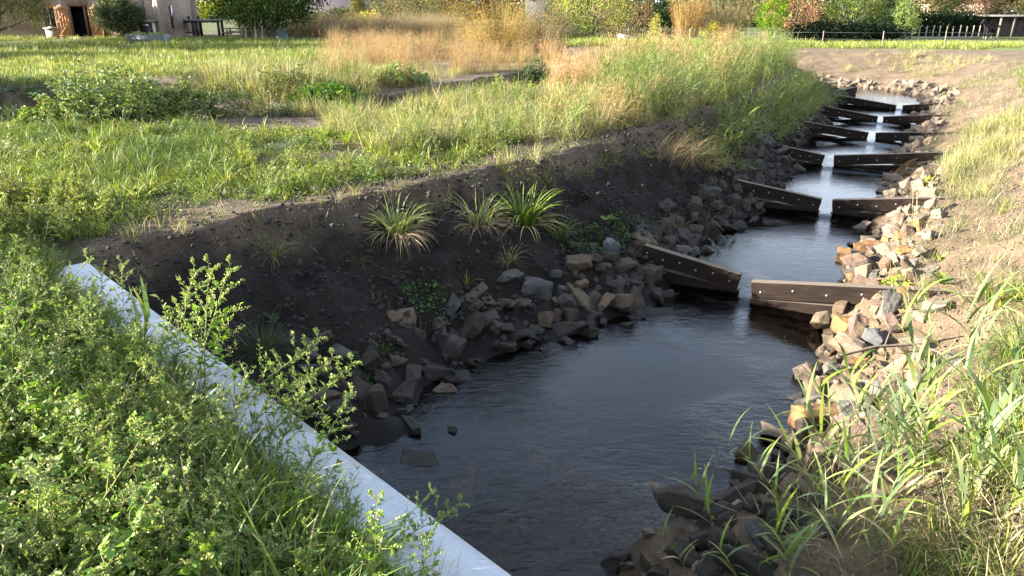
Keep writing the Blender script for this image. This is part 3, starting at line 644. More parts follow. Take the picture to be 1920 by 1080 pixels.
for pl, side, sg, lo, hi in ((LEFT_WATER,'L',1,-.2,.75),(RIGHT_WATER,'R',-1,-.2,.8)):
    for x, y, dx, dy in along(pl, .11):
        if y < 3.9 or x < -2.2 or (y > 36 and x < 11): continue
        if side == 'L' and y < 8.0 and rnd.random() < .25: continue
        w = hi*(1.25 if 10 < y < 20 else 1.0)*(1.5 if y > 30 else 1)*(1.45 if y < 5.8 and side == 'R' else 1)
        for _ in range(2 if y < 22 else 1):
            q = rnd.uniform(lo, w); px, py = x - dy*sg*q + rnd.gauss(0,.06), y + dx*sg*q + rnd.gauss(0,.06)
            fill.append((px, py, rnd.choice((rnd.uniform(.14,.24), rnd.uniform(.22,.36), rnd.uniform(.3,.46))), side))
rnd.shuffle(fill); fill.sort(key=lambda f: (f[1] > 13)+(f[1] > 20)+(f[1] > 27))
small = []
for x, y, m, side in fill:
    if any((x-a)**2+(y-b)**2 < ((.24 if side == 'L' else .29)*(m+c))**2 for a, b, c in placed): continue
    if seg_dist(np.array([x]), np.array([y]), [(3.7,10.72),(5.9,9.40)])[0] < .42 and side == 'R': continue
    if side == 'R' and y < 5.8 and rnd.random() < .12: continue
    nearw = any(abs((x-g[0])*g[2]+(y-g[1])*g[3]) < .16 for g in WEIRS)
    if nearw: continue
    if len(placed) < 900:
        if side == 'L': code = 'L'+rnd.choice('ddddgbt')
        else: code = 'R'+rnd.choice('ttwbbopdgtb' if y > 6 else 'dddbt')
        if len([1 for p in placed]) < 300: put_stone(x, y, m, code)
        else: small.append((x, y, m, code)); placed.append((x, y, m))
# smaller rubble between and under the stones, partly drowned: too many to count
def rubble(name, pts, label):
    V = []; F = []; n0 = 0
    for x, y, m, code in pts:
        me = STONE_LOW[rnd.randrange(len(STONE_LOW))]; z = float(hz(x, y)[0]) + m*.12
        rot = Euler((rnd.gauss(0,.5), rnd.gauss(0,.5), rnd.uniform(0,6.28))).to_matrix()
        c = np.array([rot @ (Vector(v)*m*1.1) for v in me[0]]) + np.array((x, y, z))
        V.append(c); F += [tuple(i+n0 for i in f) for f in me[1]]; n0 += len(c)
    me = bpy.data.meshes.new(name); me.from_pydata(np.concatenate(V).tolist(), [], F); me.materials.append(M_ROCK)
    o = link(bpy.data.objects.new(name, me)); tag(o, label, 'rubble', None, 'stuff'); return o
STONE_LOW = [([tuple(v.co) for v in m.vertices], [tuple(p.vertices) for p in m.polygons]) for m in STONE_ME[:10]]
far_l = [p for p in small if p[3][0] == 'L']; far_r = [p for p in small if p[3][0] == 'R']
for side, pl, sg in (('left', LEFT_WATER, 1), ('right', RIGHT_WATER, -1)):
    pts = list(far_l if side == 'left' else far_r)
    for x, y, dx, dy in along(pl, .075):
        if y < 4.4 or (y > 36 and x < 11) or x < -2.2: continue
        q = rnd.uniform(-.45,.85); 
        if y > 24 and rnd.random() < .5: continue
        pts.append((x-dy*sg*q, y+dx*sg*q, rnd.uniform(.07,.16), side[0].upper()+'d'))
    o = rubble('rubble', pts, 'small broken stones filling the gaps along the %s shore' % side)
    o.color = (.045,.038,.032,1) if side == 'left' else (.17,.13,.095,1)  # left rubble carries the bank shade in its colour too
drown = [(rnd.uniform(-1,3), rnd.uniform(4.6,8.5), rnd.uniform(.2,.45), 'Rd') for _ in range(26)]
drown = [p for p in drown if inside(np.array([p[0]]), np.array([p[1]]), WET)[0] and wall_side(p[0], p[1]) < -.4]
o = rubble('drowned_stones', drown, 'brownish stones lying on the bed under the near pool'); o.color = (.30,.22,.14,1)
# ------------------------------------------------------------------ ground cover prototypes
def cmix(a, b, t): return tuple(a[k]+(b[k]-a[k])*t for k in range(3))
G_BRIGHT = (.150,.215,.018); G_MID = (.072,.130,.016); G_DEEP = (.030,.075,.014); G_YEL = (.290,.310,.040); G_BLUE = (.075,.125,.050); OLIVE = (.150,.170,.045)
TAN = (.310,.205,.090); TAN_D = (.240,.155,.070); STRAW = (.46,.37,.20); BROWN = (.13,.085,.045); RUST = (.29,.155,.070)
def tuft(seed, n, Lr, Wr, spread, cols, lean=.35, bend=1.3, seg=3, dead=.1):
    r = random.Random(seed); mb = MB()
    for _ in range(n):
        az = r.uniform(0, 6.283); rr = spread*math.sqrt(r.random()); L = r.uniform(*Lr)
        c = cmix(r.choice(cols), r.choice(cols), r.random())
        if r.random() < dead: c = STRAW
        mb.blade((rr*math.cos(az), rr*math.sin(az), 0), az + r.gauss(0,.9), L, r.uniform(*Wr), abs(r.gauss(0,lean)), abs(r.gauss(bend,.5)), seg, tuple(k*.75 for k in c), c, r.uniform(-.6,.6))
    return mb
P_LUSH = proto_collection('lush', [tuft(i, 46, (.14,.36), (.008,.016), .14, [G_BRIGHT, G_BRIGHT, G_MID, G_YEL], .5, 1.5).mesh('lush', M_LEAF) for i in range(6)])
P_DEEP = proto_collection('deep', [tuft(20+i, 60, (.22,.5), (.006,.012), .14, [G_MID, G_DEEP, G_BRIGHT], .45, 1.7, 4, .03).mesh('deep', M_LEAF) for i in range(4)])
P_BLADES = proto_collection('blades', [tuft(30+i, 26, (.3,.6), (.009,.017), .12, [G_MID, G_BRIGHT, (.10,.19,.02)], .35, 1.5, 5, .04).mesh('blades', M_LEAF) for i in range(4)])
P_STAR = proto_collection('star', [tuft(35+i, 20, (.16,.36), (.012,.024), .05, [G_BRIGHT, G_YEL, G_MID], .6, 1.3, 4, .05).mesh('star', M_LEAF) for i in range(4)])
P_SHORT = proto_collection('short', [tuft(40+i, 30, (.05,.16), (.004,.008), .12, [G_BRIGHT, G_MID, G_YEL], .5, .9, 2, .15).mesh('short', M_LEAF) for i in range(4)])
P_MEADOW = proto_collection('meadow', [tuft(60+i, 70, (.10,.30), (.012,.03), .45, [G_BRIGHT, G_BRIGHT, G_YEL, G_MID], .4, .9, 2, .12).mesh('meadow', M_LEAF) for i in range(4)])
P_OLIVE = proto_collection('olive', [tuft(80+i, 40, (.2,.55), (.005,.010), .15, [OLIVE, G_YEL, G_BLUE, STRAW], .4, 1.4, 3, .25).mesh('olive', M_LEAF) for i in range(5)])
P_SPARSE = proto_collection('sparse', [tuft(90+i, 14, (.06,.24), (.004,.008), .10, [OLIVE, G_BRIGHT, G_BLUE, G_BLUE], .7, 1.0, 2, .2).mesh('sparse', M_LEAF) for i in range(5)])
def dry_clump(seed, n=22, H=(.7,1.25), cols=(TAN, RUST, TAN_D)):
    r = random.Random(seed); mb = MB()
    for _ in range(n):
        az = r.uniform(0,6.283); rr = .22*math.sqrt(r.random()); p = (rr*math.cos(az), rr*math.sin(az), 0)
        L = r.uniform(*H); c = cmix(r.choice(cols), r.choice(cols), r.random()); la = r.uniform(0,6.283); le = abs(r.gauss(.12,.12))
        tip = mb.blade(p, la, L, .008, le, .35, 3, cmix(c, TAN_D, .5), c)
        for k in range(r.randint(7,12)):         # feathery panicle
            t = r.uniform(.55,1.0); q = (p[0]+(tip[0]-p[0])*t, p[1]+(tip[1]-p[1])*t, tip[2]*t)
            mb.blade(q, r.uniform(0,6.283), r.uniform(.05,.13), .011, r.uniform(.2,.9), .6, 2, c, cmix(c, STRAW, .5))
        for k in range(2):
            mb.blade((p[0], p[1], r.uniform(.05,.4)), r.uniform(0,6.283), r.uniform(.2,.4), .008, .5, 1.2, 3, cmix(c, OLIVE, r.random()*.7), c)
    return mb
P_DRY = proto_collection('dry', [dry_clump(200+i).mesh('dry', M_DRY) for i in range(5)])
P_RUST = proto_collection('rustgrass', [dry_clump(220+i, 26, (.6,1.1), (RUST, TAN, (.33,.19,.09))).mesh('rustgrass', M_DRY) for i in range(4)])
def reed_clump(seed, n=7, H=(.8,1.5), cols=(G_BLUE, OLIVE, G_MID, (.10,.16,.05))):
    r = random.Random(seed); mb = MB()
    for _ in range(n):
        az = r.uniform(0,6.283); rr = .22*math.sqrt(r.random()); p = (rr*math.cos(az), rr*math.sin(az), 0)
        L = r.uniform(*H); c = cmix(r.choice(cols), r.choice(cols), r.random()); la = r.gauss(0,.9); le = abs(r.gauss(.15,.12))
        tip = mb.blade(p, la, L, .010, le, .5, 4, cmix(c, OLIVE, .5), c)
        for k in range(9):
            t = .15+.85*k/9; q = (p[0]+(tip[0]-p[0])*t**1.3, p[1]+(tip[1]-p[1])*t**1.3, tip[2]*t)
            cc = cmix(c, STRAW, .6) if (t < .35 and r.random() < .5) else cmix(c, G_YEL, r.random()*.4)
            mb.blade(q, la+r.gauss(0,1.1), r.uniform(.22,.42), r.uniform(.014,.024), r.uniform(.5,1.0), r.uniform(.5,1.5), 4, cc, cc, r.uniform(-.8,.8))
    return mb
P_REED = proto_collection('reedbed', [reed_clump(300+i).mesh('reedbed', M_LEAF) for i in range(6)])
def weed(seed, H=.7, leafc=((.15,.25,.035), (.10,.18,.025), (.17,.25,.06)), seedc=((.29,.32,.11), (.24,.29,.08), (.33,.33,.14)), dense=1.0, big=1.0):
    """branching goosefoot-like weed: returns stem, leaves and seed head builders"""
    r = random.Random(seed); st = MB(); lv = MB(); sd = MB()
    az = r.uniform(0,6.283); lean = r.uniform(.05,.4); pts = []; x = y = z = 0.0; a = lean; n = 9
    for i in range(n+1):
        pts.append(Vector((x, y, z))); x += math.cos(az)*math.sin(a)*H/n; y += math.sin(az)*math.sin(a)*H/n; z += math.cos(a)*H/n; a += r.gauss(0,.06); az += r.gauss(0,.12)
    sc = (.20,.22,.07)
    st.tube(pts, [.006*(1-.75*i/n) for i in range(n+1)], 4, sc)
    nb = int(18*dense)
    for k in range(nb):
        t = .12+.88*(k+r.random())/nb; f = t*n; i = min(int(f), n-1); p = pts[i].lerp(pts[i+1], f-i)
        ba = k*2.4+r.gauss(0,.4); bl = (.06+.34*(1-t)**.8)*H*r.uniform(.7,1.25); up = r.uniform(.35,.9)
        q = p.copy(); d = Vector((math.cos(ba)*math.cos(up), math.sin(ba)*math.cos(up), math.sin(up))); bp = [q.copy()]; m = 5
        for j in range(m):
            q = q + d*(bl/m); d = (d + Vector((r.gauss(0,.1), r.gauss(0,.1), .10))).normalized(); bp.append(q.copy())
        st.tube(bp, [.003*(1-.7*j/m) for j in range(m+1)], 3, sc)
        for j in range(int(9*big)):
            u = r.random(); fj = u*m; jj = min(int(fj), m-1); w = bp[jj].lerp(bp[jj+1], fj-jj)
            ld = (d + Vector((r.gauss(0,.9), r.gauss(0,.9), r.gauss(-.1,.5)))).normalized()
            L = r.uniform(.022,.052)*(1.5-.8*t)*(1.25 if j < 3 else .9)
            lv.leaf(w, ld, L, L*r.uniform(.4,.6), cmix(r.choice(leafc), r.choice(leafc), r.random()), .2, r)
        for j in range(int(20*t)+4):
            u = .45+.55*r.random(); fj = u*m; jj = min(int(fj), m-1); w = bp[jj].lerp(bp[jj+1], fj-jj) + Vector((r.gauss(0,.006), r.gauss(0,.006), r.gauss(0,.006)))
            ld = Vector((r.gauss(0,1), r.gauss(0,1), r.gauss(.3,1)))
            sd.leaf(w, ld, r.uniform(.008,.015), r.uniform(.008,.012), cmix(r.choice(seedc), r.choice(seedc), r.random()), .5, r)
    p = pts[-1]
    for j in range(22):
        w = p - (pts[-1]-pts[-3])*r.random() + Vector((r.gauss(0,.006), r.gauss(0,.006), r.gauss(0,.004)))
        sd.leaf(w, (r.gauss(0,1), r.gauss(0,1), r.gauss(.4,1)), r.uniform(.007,.013), .009, r.choice(seedc), .5, r)
    return st, lv, sd
def joined(parts):
    mb = MB()
    for p in parts:
        n = len(mb.v); mb.v += p.v; mb.c += p.c; mb.f += [tuple(i+n for i in f) for f in p.f]
    return mb
WEEDS = [weed(400+i, rnd.uniform(.5,.8)) for i in range(8)]
P_WEED = proto_collection('weed', [joined(w).mesh('weed', M_LEAF) for w in WEEDS])
P_WEEDY = proto_collection('weedy', [joined(weed(430+i, .5, (OLIVE, (.24,.27,.05), G_BRIGHT))).mesh('weedy', M_LEAF) for i in range(4)])
def herb(seed, n=60, r0=.22, h=.16, L=(.02,.045), cols=(G_BRIGHT, OLIVE, G_YEL, G_MID)):
    r = random.Random(seed); mb = MB()
    for _ in range(n):
        a = r.uniform(0,6.283); rr = r0*math.sqrt(r.random()); z = h*(1-(rr/r0)**2)*r.random()
        l = r.uniform(*L); mb.leaf((rr*math.cos(a), rr*math.sin(a), z), (r.gauss(0,1), r.gauss(0,1), r.gauss(.5,.6)), l, l*.55, cmix(r.choice(cols), r.choice(cols), r.random()), .2, r)
    for _ in range(n//8):
        a = r.uniform(0,6.283); mb.blade((0,0,0), a, h*1.4, .004, r.uniform(.2,.9), .3, 2, OLIVE, OLIVE)
    return mb
P_HERB = proto_collection('herb', [herb(500+i).mesh('herb', M_LEAF) for i in range(5)])
P_NETTLE = proto_collection('nettle', [herb(520+i, 130, .32, .55, (.04,.085), (G_MID, G_BRIGHT, G_DEEP, (.13,.19,.06))).mesh('nettle', M_LEAF) for i in range(4)])
P_SHADE_NETTLE = proto_collection('dark_nettle', [herb(540+i, 130, .34, .5, (.04,.08), (G_DEEP, (.022,.05,.014), (.035,.06,.02))).mesh('dark_nettle', M_LEAF) for i in range(4)])  # darker nettle copy: the ditch's shade is painted into the leaf colours
def clods(seed, g0=1.0):
    r = random.Random(seed); mb = MB()
    for _ in range(9):
        a = r.uniform(0,6.283); rr = .2*math.sqrt(r.random()); s = r.uniform(.006,.022); c = (rr*math.cos(a), rr*math.sin(a), s*.25)
        g = g0*r.uniform(.6,1.25); col = (.15*g,.115*g,.085*g)
        v = [(c[0]+s*dx*r.uniform(.7,1.3), c[1]+s*dy*r.uniform(.7,1.3), c[2]+s*dz*r.uniform(.6,1.1)) for dx, dy, dz in ((1,0,0),(-1,0,0),(0,1,0),(0,-1,0),(0,0,.8),(0,0,-.6))]
        mb.add(v, [(0,2,4),(2,1,4),(1,3,4),(3,0,4),(2,0,5),(1,2,5),(3,1,5),(0,3,5)], col)
    return mb
P_DCLOD = proto_collection('dark_clods', [clods(640+i, .115).mesh('clods', M_BARK) for i in range(4)])  # slope clods follow the soil colour that has shade put into it
P_CLOD = proto_collection('clods', [clods(600+i).mesh('clods', M_BARK) for i in range(5)])
def straw(seed):
    r = random.Random(seed); mb = MB()
    for _ in range(9):
        a = r.uniform(0,6.283); rr = .25*math.sqrt(r.random()); c = cmix(STRAW, BROWN, r.random()*.8)
        mb.blade((rr*math.cos(a), rr*math.sin(a), .01), r.uniform(0,6.283), r.uniform(.08,.3), r.uniform(.003,.007), r.uniform(1.2,1.6), r.uniform(-.2,.3), 3, c, c)
    return mb
P_STRAW = proto_collection('straw', [straw(620+i).mesh('straw', M_DRY) for i in range(5)])
# ------------------------------------------------------------------ scatter over the ground
def patchy(seed, f, lo, hi): return lambda x, y: sstep(lo, hi, fbm(x*f, y*f, seed, 3))
def off_bank(m): return lambda x, y: (~inside(x, y, CUT))*sstep(0, m, np.minimum(seg_dist(x, y, LEFT_TOP), seg_dist(x, y, RIGHT_TOP)))
def both(*fs):
    def k(x, y):
        r = 1.0
        for f in fs: r = r*f(x, y)
        return r
    return k
not_ditch = lambda x, y: (hz(x, y) > -.35)*1.0
NEARW = [(-9,8.6),(-4.95,8.05),(-4.75,7.3),(3,-.4),(1,-1),(-3,1.2),(-8.5,4.5)]
cam_side = lambda x, y: (wall_side(x, y) > .22)*1.0
# near weeds and the grass beneath them
def wall_scaled(name, pts, coll, lo, k, smin, smax, tilt, label, cat, **kw):
    d = wall_side(pts[:,0], pts[:,1])-.2
    scatter(name, pts, coll, smin, smax, tilt, label, cat, smul=np.clip(lo+k*d, lo, 1.0), **kw)
wall_scaled('weeds', sample(NEARW, 62, both(cam_side, patchy(3, .9, .25, .5))), P_WEED, .28, .60, .8, 1.5, .34, 'mass of yellow-green seeding weeds beside the white coping', 'weeds', hscale=(.55,.95))
wall_scaled('weed_grass', sample(NEARW, 60, both(cam_side, patchy(4, 1.2, .25, .5))), P_DEEP, .2, .7, .6, 1.15, .2, 'long green grass growing under the weeds by the coping', 'grass')
wall_scaled('weed_herb', sample(NEARW, 40, cam_side), P_NETTLE, .15, .6, .35, .7, .3, 'low leafy herbs under the weeds by the coping', 'ground cover')
wall_scaled('weed_long_grass', sample(NEARW, 26, both(cam_side, patchy(6, .8, .42, .58))), P_LUSH, .35, .7, 1.2, 2.0, .2, 'long bright grass blades standing among the weeds by the coping', 'grass')
wall_scaled('weed_straw', sample(NEARW, 7, cam_side), P_OLIVE, .4, .6, .9, 1.6, .3, 'pale dead stalks among the weeds by the coping', 'dry grass')
P_LEGGY = proto_collection('leggy', [joined(weed(480+i, 1.0, dense=.62)).mesh('leggy', M_LEAF) for i in range(5)])
wall_scaled('leggy_weeds', sample(NEARW, 22, both(cam_side, patchy(7, .9, .35, .55))), P_LEGGY, .28, .5, .7, 1.25, .3, 'tall leggy weeds rising above the rest beside the coping', 'weeds')
P_BIGLEAF = proto_collection('bigleaf', [herb(560+i, 26, .2, .5, (.06,.12), (G_BRIGHT, G_MID, (.10,.18,.03))).mesh('bigleaf', M_LEAF) for i in range(3)])
wall_scaled('broad_leaves', sample(NEARW, 9, both(cam_side, patchy(11, 1.0, .4, .6))), P_BIGLEAF, .4, .6, .7, 1.2, .2, 'broad green leaves showing between the weeds', 'ground cover')
LIP = [(-5.0,7.7),(-4.3,9.0),(-3.3,9.9),(-2,10.95),(-.6,12.6),(.9,14.2),(2.6,16.3),(4.4,19.3),(4.9,18.9),(2.9,15.6),(1.2,13.5),(-.3,11.8),(-1.9,10.2),(-3.2,9.1),(-4.3,7.7)]
scatter('lip_grass', sample(LIP, 15, patchy(62, .9, .42, .62)), P_OLIVE, .4, .9, .5, 'grass spilling over the edge of the left bank', 'grass')
scatter('lip_herb', sample(LIP, 14, patchy(63, .9, .45, .62)), P_HERB, .5, 1.1, .3, 'small leafy herbs along the edge of the left bank', 'ground cover')
NB = [(-3.2,1.4),(-.3,1.2),(-.75,2.75),(-1.5,3.45),(-2.6,3.9),(-3.6,3.0)]
wall_scaled('foreground_grass', sample(NB, 60, both(cam_side, patchy(14, 1.0, .38, .55))), P_BLADES, .5, .8, .8, 1.4, .25, 'broad green grass blades at the bottom edge among the weeds', 'grass')
W2 = [(-9,8.6),(-4.95,8.05),(-4.9,9.3),(-6.5,10.2),(-11,11)]
scatter('weed_fringe', sample(W2, 34), P_WEEDY, .6, 1.0, .2, 'olive seeding weeds between the coping and the lawn grass', 'weeds')
# lush grass on the left
scatter('lush_grass', sample(LUSH, 46, both(off_bank(.4), patchy(8, 1.0, .40, .56), not_ditch)), P_LUSH, .5, 1.0, .25, 'lush bright green grass on the left bank', 'grass')
scatter('lush_tufts', sample(LUSH, 16, both(off_bank(.5), patchy(9, .75, .45, .6))), P_DEEP, .7, 1.25, .2, 'darker green grass tufts within the lush grass on the left', 'grass')
scatter('lush_herb', sample(LUSH, 14, both(off_bank(.3))), P_HERB, .6, 1.2, .2, 'low leafy herbs in the lush grass', 'ground cover')
scatter('leafy_tufts', np.concatenate([sample(LUSH, 4, off_bank(.3)), sample(HERB, 4, off_bank(.2)), sample(MID, 1.6, off_bank(.4))]), P_STAR, .7, 1.4, .2, 'bright broad-bladed tufts dotted over the left bank', 'grass')
scatter('leafy_clumps', np.concatenate([sample(LUSH, 6, both(off_bank(.4), patchy(70, .8, .42, .58))), sample(HERB, 5, both(off_bank(.3), patchy(71, .8, .45, .6))), sample(MID, 6, both(off_bank(.4), patchy(72, .7, .42, .58)))]), P_NETTLE, .35, .85, .3, 'leafy green weed clumps dotted over the left bank', 'weeds')
scatter('shaggy_weeds', sample(MID, 7, both(off_bank(.3), patchy(73, .6, .42, .58))), P_WEEDY, .7, 1.3, .3, 'shaggy olive weeds in the middle of the left bank', 'weeds')
# middle of the left bank
scatter('low_herb', sample(HERB, 40, both(off_bank(.25), patchy(12, .7, .38, .58))), P_HERB, .6, 1.3, .2, 'low lime green herbs on the bare soil of the left bank', 'ground cover')
scatter('herb_grass', sample(HERB, 22, both(off_bank(.5), patchy(13, .6, .42, .58))), P_LUSH, .45, .95, .2, 'patches of short green grass among the herbs on the left bank', 'grass')
scatter('mid_weeds', sample(HERB, 7, both(off_bank(.8), patchy(15, .5, .45, .6))), P_WEEDY, .5, .9, .2, 'olive weeds behind the bare patch on the left bank', 'weeds')
scatter('mid_grass', sample(MID, 34, both(off_bank(.35), patchy(17, .6, .25, .5), not_ditch)), P_OLIVE, .6, 1.4, .28, 'rough olive grass in the middle of the left bank', 'grass')
scatter('mid_reed', sample(MID, 9, both(off_bank(.6), patchy(18, .5, .42, .6), not_ditch)), P_REED, .32, .58, .25, 'young reeds in the middle of the left bank', 'reeds')
scatter('reed_bed', sample(REEDZ, 9, both(off_bank(.25), not_ditch)), P_REED, .6, 1.0, .2, 'bed of blue-green reeds along the far left bank', 'reeds')
scatter('reed_bed_grass', sample(REEDZ, 14, both(off_bank(.15), patchy(19, .6, .3, .5))), P_OLIVE, .6, 1.3, .3, 'rough grass at the foot of the reed bed', 'grass')
for i, (z, d) in enumerate(((DRY1, 6.5), (DRY2, 9), (DRY3, 6.5))):
    nm = ('behind the left ditch', 'beside the dark hollow', 'above the reed bed')[i]
    scatter('dry_grass', sample(z, d, both(patchy(23+i, .5, .46, .6), not_ditch)), P_RUST if i else P_DRY, (.45,.6,.7)[i], (.82,.95,1.15)[i], .14, 'tall tan dry grass ' + nm, 'dry grass')
    scatter('dry_undergrowth', sample(z, d*1.3, both(patchy(27+i, .3, .3, .5), not_ditch)), P_OLIVE, .6, 1.2, .25, 'olive undergrowth in the dry grass ' + nm, 'grass')
REEDFAR = [(-22,66),(-4,68),(-4,61),(-14,60),(-22,62)]
scatter('far_reed_band', sample(REEDFAR, 5), proto_collection('farreed', [dry_clump(240+i, 26, (.8,1.35), (TAN_D, (.25,.17,.12), (.30,.20,.13), OLIVE)).mesh('farreed', M_DRY) for i in range(3)]), .8, 1.15, .1, 'band of brown reeds in front of the far gardens', 'reeds')
# lawns and meadow
scatter('lawn_grass', sample(LAWN, 4.5, both(patchy(31, .12, .25, .5), not_ditch)), P_MEADOW, .7, 1.5, .1, 'mown green lawn in front of the brick house', 'grass')
scatter('far_lawn_grass', sample(FARG, 6), P_MEADOW, .7, 1.7, .1, 'bright green grass strip before the bushes', 'grass')
scatter('paddock_grass', sample([p for p in FIELD if p[0] < 70] + [(70,76)], 3.0, both(patchy(33, .2, .2, .4))), P_MEADOW, .7, 1.4, .1, 'bright green paddock grass behind the wire fence', 'grass')
# tall rough growth beyond the ditch and the nettle mounds in front of it
TALL = [(-10.5,24.5),(-8.6,22.2),(-5.5,22.0),(-4.2,23.4),(-6.4,28.5),(-10.5,30)]
scatter('tall_rough_grass', sample(TALL, 16, patchy(60, .5, .3, .5)), P_OLIVE, 1.2, 2.3, .2, 'tall olive grass behind the ditch left of the dry grass', 'grass')
scatter('tall_rough_reed', sample(TALL, 5, patchy(61, .5, .35, .55)), P_REED, .5, .8, .2, 'young reeds behind the ditch left of the dry grass', 'reeds')
# ditch sides
DZ = [(-26,24.6),(-10,23.6),(-3,23.2),(1.4,30.5),(2.4,29),(-1.6,21),(-3.4,18.8),(-9,17.6),(-26,17)]
scatter('ditch_nettles', sample(DZ, 14, both(patchy(36, .5, .2, .4), lambda x, y: (x < -4.2)*1.0)), P_SHADE_NETTLE, .5, .95, .3, 'nettles growing down the ditch sides, their green darkened for ditch shade', 'nettles')
scatter('ditch_grass', sample(DZ, 7, patchy(37, .5, .4, .6)), P_OLIVE, .8, 1.5, .3, 'rough grass hanging over the ditch edge', 'grass')
# soil banks
BANKR = RIGHT_WATER[6:-10] + RIGHT_TOP[::-1][10:-3]
RB = [(1.2,4.0),(3.2,6.4),(5.2,9.9),(7.6,14),(10.2,18.5),(14.2,25.6),(18.6,33.3),(26,37),(30,34),(14,10),(6,1.5),(3.6,1.4)]
scatter('bank_sparse_grass', sample(RB, 17, both(patchy(41, .6, .34, .6))), P_SPARSE, .8, 1.9, .3, 'sparse pale grass on the sandy right bank', 'grass')
scatter('bank_straw', sample(RB, 12), P_STRAW, .6, 1.2, .15, 'dead straw lying on the sandy right bank', 'straw')
scatter('bank_clods', sample(RB, 26), P_CLOD, .6, 1.4, .3, 'crumbs of dry soil on the right bank', 'soil crumbs')
BLUEP = [(8.6,12.6),(11.6,17),(14.5,20.5),(13.3,21.5),(10.6,18.2),(8.6,14.4)]
scatter('bank_blue_grass', sample(BLUEP, 26, patchy(43, .6, .3, .5)), P_OLIVE, .7, 1.2, .25, 'patch of blue-green grass on the right bank by the third weir', 'grass')
TOPR = [(16.5,24.5),(20,30.5),(24,36),(34,36),(34,22),(22,20)]
scatter('bank_top_grass', sample(TOPR, 9, patchy(44, .4, .3, .5)), P_LUSH, .9, 1.7, .2, 'yellow-green grass on top of the right bank', 'grass')
RNEAR = [(2.6,3.9),(3.9,5.5),(5.1,7.2),(6.2,8.6),(7,7),(5,3),(3.4,2.2)]
scatter('bank_near_grass', sample(RNEAR, 30, patchy(46, .8, .3, .55)), P_OLIVE, .6, 1.2, .3, 'thin olive grass between the reeds on the near right bank', 'grass')
scatter('bank_near_blades', sample(RNEAR, 30, patchy(47, .8, .3, .55)), P_BLADES, .5, .95, .35, 'long green grass blades between the reeds on the near right bank', 'grass')
LB = [(-4.9,7.5),(-3.4,9.7),(-2,10.8),(-.5,12.4),(1,14),(2.7,16.1),(4.6,19.2),(6.9,22.5),(8.6,23),(6.8,19),(4.4,15),(2.4,11.6),(1.2,10.8),(-1.2,8.8),(-2.4,6.9)]
scatter('slope_clods', sample(LB, 26), P_DCLOD, .8, 2.6, .3, 'crumbs of shade-darkened soil on the left bank slope', 'soil crumbs')
scatter('slope_sprigs', sample(LB, 3.2, patchy(48, .7, .4, .6)), P_SPARSE, .7, 1.5, .4, 'thin sprigs of grass on the dark left slope', 'grass')
scatter('slope_lumps', sample(LB, 6, lambda x, y: inside(x, y, CUT)*1.0), P_DCLOD, 1.6, 3.4, .4, 'lumps of shade-darkened soil on the left bank slope', 'soil lumps', zoff=-.02)
CREST = [(-.4,13.0),(1.0,14.7),(2.7,16.9),(4.5,19.9),(6.6,23.2),(9.2,28.6),(8.0,29.2),(5.2,24),(2.6,20),(.4,16.6),(-1.2,13.8)]
scatter('crest_grass', sample(CREST, 16, both(patchy(64, .7, .38, .55), off_bank(.1))), P_OLIVE, .9, 2.0, .35, 'shaggy grass clumps along the crest of the left bank', 'grass')
scatter('crest_reed', sample(CREST, 7, both(patchy(65, .6, .42, .58), off_bank(.1))), P_REED, .45, .8, .3, 'reed clumps along the crest of the left bank', 'reeds')
scatter('crest_dry', sample(CREST, 4, both(patchy(66, .6, .45, .6), off_bank(.2))), P_RUST, .65, 1.05, .25, 'tan dry clumps along the crest of the left bank', 'dry grass')
SF = [(3.9,17.3),(5.0,19.2),(7.2,22.4),(10,28),(12.3,32.4),(13.2,31.5),(10.6,26.8),(7.9,22),(5.7,18.3),(4.6,16.6)]
scatter('slope_grass', sample(SF, 30, patchy(49, .5, .2, .5)), P_OLIVE, .6, 1.2, .5, 'rough grass hanging down the far left bank', 'grass')
scatter('slope_reed', sample(SF, 11, patchy(50, .5, .25, .5)), P_REED, .55, .85, .4, 'reeds leaning over the far left bank', 'reeds')
BARE = [(-4.7,7.9),(-6,9.5),(-4.2,10.6),(-2,12),(.4,14.6),(3,17.5),(2.8,16),(0,12.9),(-2,10.7),(-3.4,9.7)]
scatter('bare_clods', sample(BARE, 45), P_CLOD, .6, 1.3, .3, 'crumbs of dry soil on the bare strip along the left bank edge', 'soil crumbs')
scatter('bare_straw', sample(BARE, 8), P_STRAW, .5, 1.0, .1, 'dead straw on the bare strip along the left bank edge', 'straw')
scatter('bare_sprigs', sample(BARE, 9, patchy(52, .8, .42, .6)), P_SPARSE, .6, 1.2, .3, 'thin grass on the bare strip along the left bank edge', 'grass')
FARSLOPE = [(14,41),(19,40),(20,36),(24,38),(24,42.3),(18,44.3),(10,45.5)]
scatter('far_slope_grass', sample(FARSLOPE, 3, patchy(54, .4, .4, .6)), P_OLIVE, .7, 1.2, .3, 'thin dry grass on the far brown slope', 'grass')
